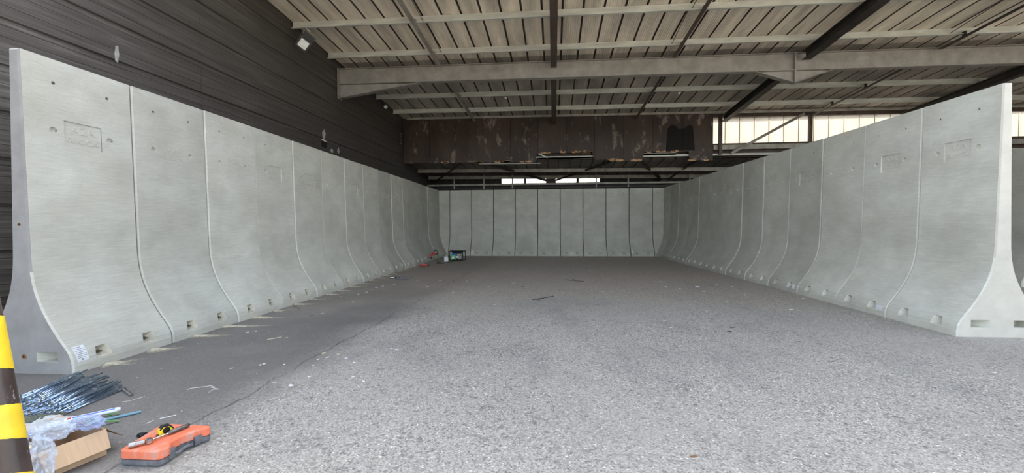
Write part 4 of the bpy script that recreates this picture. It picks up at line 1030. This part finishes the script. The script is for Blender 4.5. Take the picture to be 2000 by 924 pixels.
# ------------------------------------------------------------------ things at the far end
M['gen_green'] = mat('bright_green_paint', (0.12, 0.55, 0.16), 0.4); M['tool_red'] = mat('red_tool_plastic', (0.52, 0.10, 0.08), 0.45, var=0.2, scale=20); M['tool_grey'] = mat('grey_tool_metal', (0.30, 0.30, 0.31), 0.45, 0.3)
gn = empty('generator', (-4.32, 17.85, 0), math.radians(-4)); tag(gn, 'green and black portable generator in a tube frame near the left corner', 'generator')
for sx in (-0.30, 0.30):
    g = MB(); g.tube([(sx, -0.22, 0.02), (sx, -0.22, 0.40), (sx, -0.16, 0.47), (sx, 0.16, 0.47), (sx, 0.22, 0.40), (sx, 0.22, 0.02)], 0.019, 8); g.build('frame_loop', M['black_metal'], gn)
for y, z in ((-0.22, 0.06), (0.22, 0.06), (-0.17, 0.455), (0.17, 0.455)):
    g = MB(); g.cyl((-0.30, y, z), (0.30, y, z), 0.017, n=8); g.build('frame_bar', M['black_metal'], gn)
g = MB(); g.box(-0.22, 0.22, -0.15, 0.15, 0.33, 0.43); g.build('fuel_tank', M['black_metal'], gn, bevel=0.03)
g = MB(); g.cyl((-0.05, 0, 0.43), (-0.05, 0, 0.46), 0.04, n=14); g.build('tank_cap', M['black_metal'], gn)
g = MB(); g.box(-0.25, -0.05, -0.18, 0.12, 0.07, 0.33); g.build('engine_cover', M['gen_green'], gn, bevel=0.02)
g = MB(); g.box(-0.20, 0.0, -0.20, -0.18, 0.28, 0.35); g.build('control_panel', M['blue'], gn)
g = MB(); g.box(-0.03, 0.10, -0.19, -0.17, 0.16, 0.24); g.build('outlet_panel', M['white_plastic'], gn)
g = MB(); g.cyl((0.14, -0.17, 0.19), (0.14, 0.15, 0.19), 0.10, n=20); g.build('alternator', M['tool_grey'], gn)
g = MB(); g.cyl((-0.15, -0.185, 0.17), (-0.15, -0.20, 0.17), 0.06, n=18); g.build('starter_disc', M['white_plastic'], gn)
cn = empty('jerrycan', (-4.78, 17.60, 0), math.radians(10)); tag(cn, 'small white plastic can left of the generator', 'can')
g = MB(); g.prism([(-0.09, 0.0), (0.09, 0.0), (0.095, 0.16), (0.05, 0.23), (-0.09, 0.23)], -0.055, 0.055); g.build('can_body', M['white_plastic'], cn, bevel=0.015)
g = MB(); g.cyl((-0.055, 0, 0.23), (-0.055, 0, 0.265), 0.022, n=12); g.build('can_cap', M['black_metal'], cn)
g = MB(); g.tube([(0.07, 0, 0.205), (0.05, 0, 0.265), (-0.01, 0, 0.275), (-0.03, 0, 0.235)], 0.010, 6); g.build('can_handle', M['white_plastic'], cn)
# breaker drill leaning on the foot of the wall
dr = empty('rotary_hammer', (-5.36, 17.55, 0.33)); dr.rotation_euler = (0.25, math.radians(-38), 0.0); tag(dr, 'red and black rotary hammer drill leaning on the foot of the left row', 'drill')
g = MB(); g.box(-0.16, 0.13, -0.055, 0.055, -0.06, 0.07); g.build('motor_housing', M['tool_red'], dr, bevel=0.02)
g = MB(); g.cyl((-0.16, 0, 0.015), (-0.27, 0, 0.015), 0.042, 0.030, n=16); g.build('gear_nose', M['tool_grey'], dr)
g = MB(); g.cyl((-0.27, 0, 0.015), (-0.34, 0, 0.015), 0.024, n=14); g.build('chuck', M['black_metal'], dr)
g = MB(); g.tube([(0.10, 0, 0.07), (0.20, 0, 0.09), (0.235, 0, 0.04), (0.23, 0, -0.07), (0.16, 0, -0.11), (0.05, 0, -0.065)], 0.022, 8); g.build('rear_handle', M['black_metal'], dr, smooth=True)
g = MB(); g.cyl((-0.18, 0, 0.0), (-0.18, 0, -0.16), 0.018, n=10); g.build('side_handle', M['black_metal'], dr)
g = MB(); g.box(-0.06, 0.08, -0.057, 0.057, 0.02, 0.045); g.build('vent_band', M['black_metal'], dr)
g = MB(); g.tube([(-5.18, 17.55, 0.40), (-5.12, 17.52, 0.20), (-5.16, 17.45, 0.02), (-5.05, 17.2, 0.010), (-4.85, 17.0, 0.010), (-4.95, 16.6, 0.010), (-4.7, 16.5, 0.010), (-4.55, 17.0, 0.010), (-4.45, 17.45, 0.010), (-4.40, 17.62, 0.12)], 0.010, 6)
tag(g.build('power_cord', M['black_metal']), 'black power cord running from the rotary hammer to the generator', 'cord')
rc = empty('hand_tool', (-5.06, 15.40, 0), math.radians(10)); tag(rc, 'flat red power tool lying on the floor beside the left row', 'tool')
g = MB(); g.tube([(-0.20, 0, 0.05), (-0.14, 0, 0.055), (0.05, 0, 0.055), (0.12, 0, 0.045)], [0.03, 0.045, 0.045, 0.030], 12); g.build('tool_body', M['tool_red'], rc, smooth=True)
g = MB(); g.cyl((0.12, 0, 0.045), (0.20, 0, 0.045), 0.022, n=12); g.build('tool_nose', M['black_metal'], rc)
# bits and rods by the left row further in
FG = 'dark drill bits on the floor by the left row'
r2 = random.Random(5)
for k in range(9):
    x = -4.55+r2.uniform(-0.10, 0.12); y = 11.85+0.07*(k-4); a = 0.55; L = r2.uniform(0.32, 0.46)
    g = MB(); dx, dy = math.cos(a)*L/2, math.sin(a)*L/2; g.cyl((x-dx, y-dy, 0.014), (x+dx, y+dy, 0.014), 0.011, 0.009, n=8)
    tag(g.build('long_drill_bit', M['steel_dark']), 'dark long drill bit in the small pile by the left row', 'drill bit', FG)
cp = empty('core_drill', (-4.84, 11.72, 0), 0.5); tag(cp, 'shiny steel coupling lying at the near end of the small drill bit pile', 'coupling')
g = MB(); g.cyl((-0.07, 0, 0.035), (0.05, 0, 0.035), 0.033, n=16); g.build('sleeve', M['chrome'], cp); g = MB(); g.cyl((0.05, 0, 0.035), (0.13, 0, 0.035), 0.018, n=12); g.build('shaft', M['black_metal'], cp)

# ------------------------------------------------------------------ scraps on the floor
M['scrap_white'] = mat('white_scrap', (0.72, 0.71, 0.66), 0.7); M['scrap_tan'] = mat('pale_wood_scrap', (0.55, 0.47, 0.32), 0.8); M['scrap_dark'] = mat('dark_scrap', (0.05, 0.045, 0.04), 0.8); M['scrap_rust'] = mat('rusty_scrap', (0.20, 0.10, 0.04), 0.8)
def chip(px, py, s, m, label, cat, group, seed, el=1.6):
    p = ground(px, py); r = random.Random(seed); g = MB(); n = 7; a0 = r.uniform(0, 6)
    pts = [(math.cos(2*PI*k/n)*s*el*r.uniform(0.6, 1.1), math.sin(2*PI*k/n)*s*r.uniform(0.6, 1.1)) for k in range(n)]
    g.prism(pts, 0.0006, max(0.0035, s*0.16), 'Z'); o = g.build('floor_scrap', m, None, p); o.rotation_euler = (0, 0, a0); tag(o, label, cat, group)
SG = 'pale scraps scattered on the floor'
PX = [(632,690),(690,736),(710,745),(612,714),(622,702),(640,698),(560,660),(555,712),(604,736),(660,692),(676,700),(692,708),(742,727),(764,681),(774,683),(818,717),(508,713),(516,711),(452,720),(484,649),(500,647),(536,747),(568,753),(666,580),(630,612),(700,575),(716,571),(726,566),(748,559),(735,562),(668,572),(690,590),(770,556),(815,548),(835,560),(860,548),(905,560),(912,549),(885,571),(930,535),(955,560),(1003,553),(1072,556),(1100,540),(1152,529),(1170,552),(1362,560),(1363,539),(1355,536),(1374,569),(1300,560),(1322,565),(1328,564),(1290,550),(1340,590),(1358,588),(1568,583),(1602,621),(1545,605),(1560,606),(1894,702),(1942,728),(1250,635),(1258,628),(1298,627),(1310,640),(997,647),(1000,602),(966,595),(1070,617),(1430,560),(1400,556),(1380,608),(1178,570),(1210,532),(1260,540),(1420,590),(1456,575)]
for k, (px, py) in enumerate(PX):
    d = 1.58/max(0.02, (py-441)/790.5); s = 0.0022*d+0.005
    chip(px, py, s*(1.7 if k in (0, 22, 46, 58) else 1.0), M['scrap_white'] if k % 3 else M['scrap_tan'], 'small pale scrap lying on the open floor', 'scrap', SG, k)
for k, (px, py) in enumerate([(1430,640),(1425,648),(1120,546),(1130,551),(1060,583),(1052,586),(1560,668),(1600,672),(608,617),(576,600),(583,603),(1355,892),(905,543),(1020,560)]):
    d = 1.58/max(0.02, (py-441)/790.5); chip(px, py, 0.0018*d+0.006, M['scrap_dark'] if k != 11 else M['scrap_rust'], 'small dark scrap lying on the open floor', 'scrap', 'dark scraps scattered on the floor', 200+k, 3.0)
def wire(pts, r, m, label, nm='wire_offcut', cat='wire', group='pale wire offcuts on the floor left of the joint'):
    P = [ground(*p) for p in pts]
    for p in P: p.z = r+0.0004
    g = MB(); g.tube(P, r, 6); tag(g.build(nm, m), label, cat, group)
wire([(366, 762), (372, 759), (392, 757), (412, 754), (420, 757)], 0.0022, M['scrap_white'], 'bent pale wire loop on the floor, larger of two', group=None)
wire([(408, 767), (416, 761), (428, 761), (412, 757)], 0.0022, M['scrap_white'], 'bent pale wire loop on the floor, smaller of two', group=None)
wire([(312, 819), (330, 815), (344, 812)], 0.004, M['scrap_white'], 'pale straw behind the orange case, the longer one', group=None)
wire([(286, 828), (300, 822)], 0.003, M['scrap_white'], 'pale straw behind the orange case, the shorter one', group=None)
wire([(236, 786), (255, 783), (272, 778), (283, 775)], 0.0015, M['scrap_white'], 'thin curved pale wire beside the drill bit', group=None)
wire([(522, 664), (535, 662), (550, 659)], 0.005, M['scrap_tan'], 'pale splinter on the floor by the third left-row block', group=None)
wire([(1040, 586), (1060, 583), (1082, 579)], 0.008, M['scrap_dark'], 'dark thin stick on the floor in mid hall', group=None)
wire([(1105, 547), (1125, 549), (1140, 550)], 0.007, M['scrap_dark'], 'short dark stick on the floor farther in', group=None)
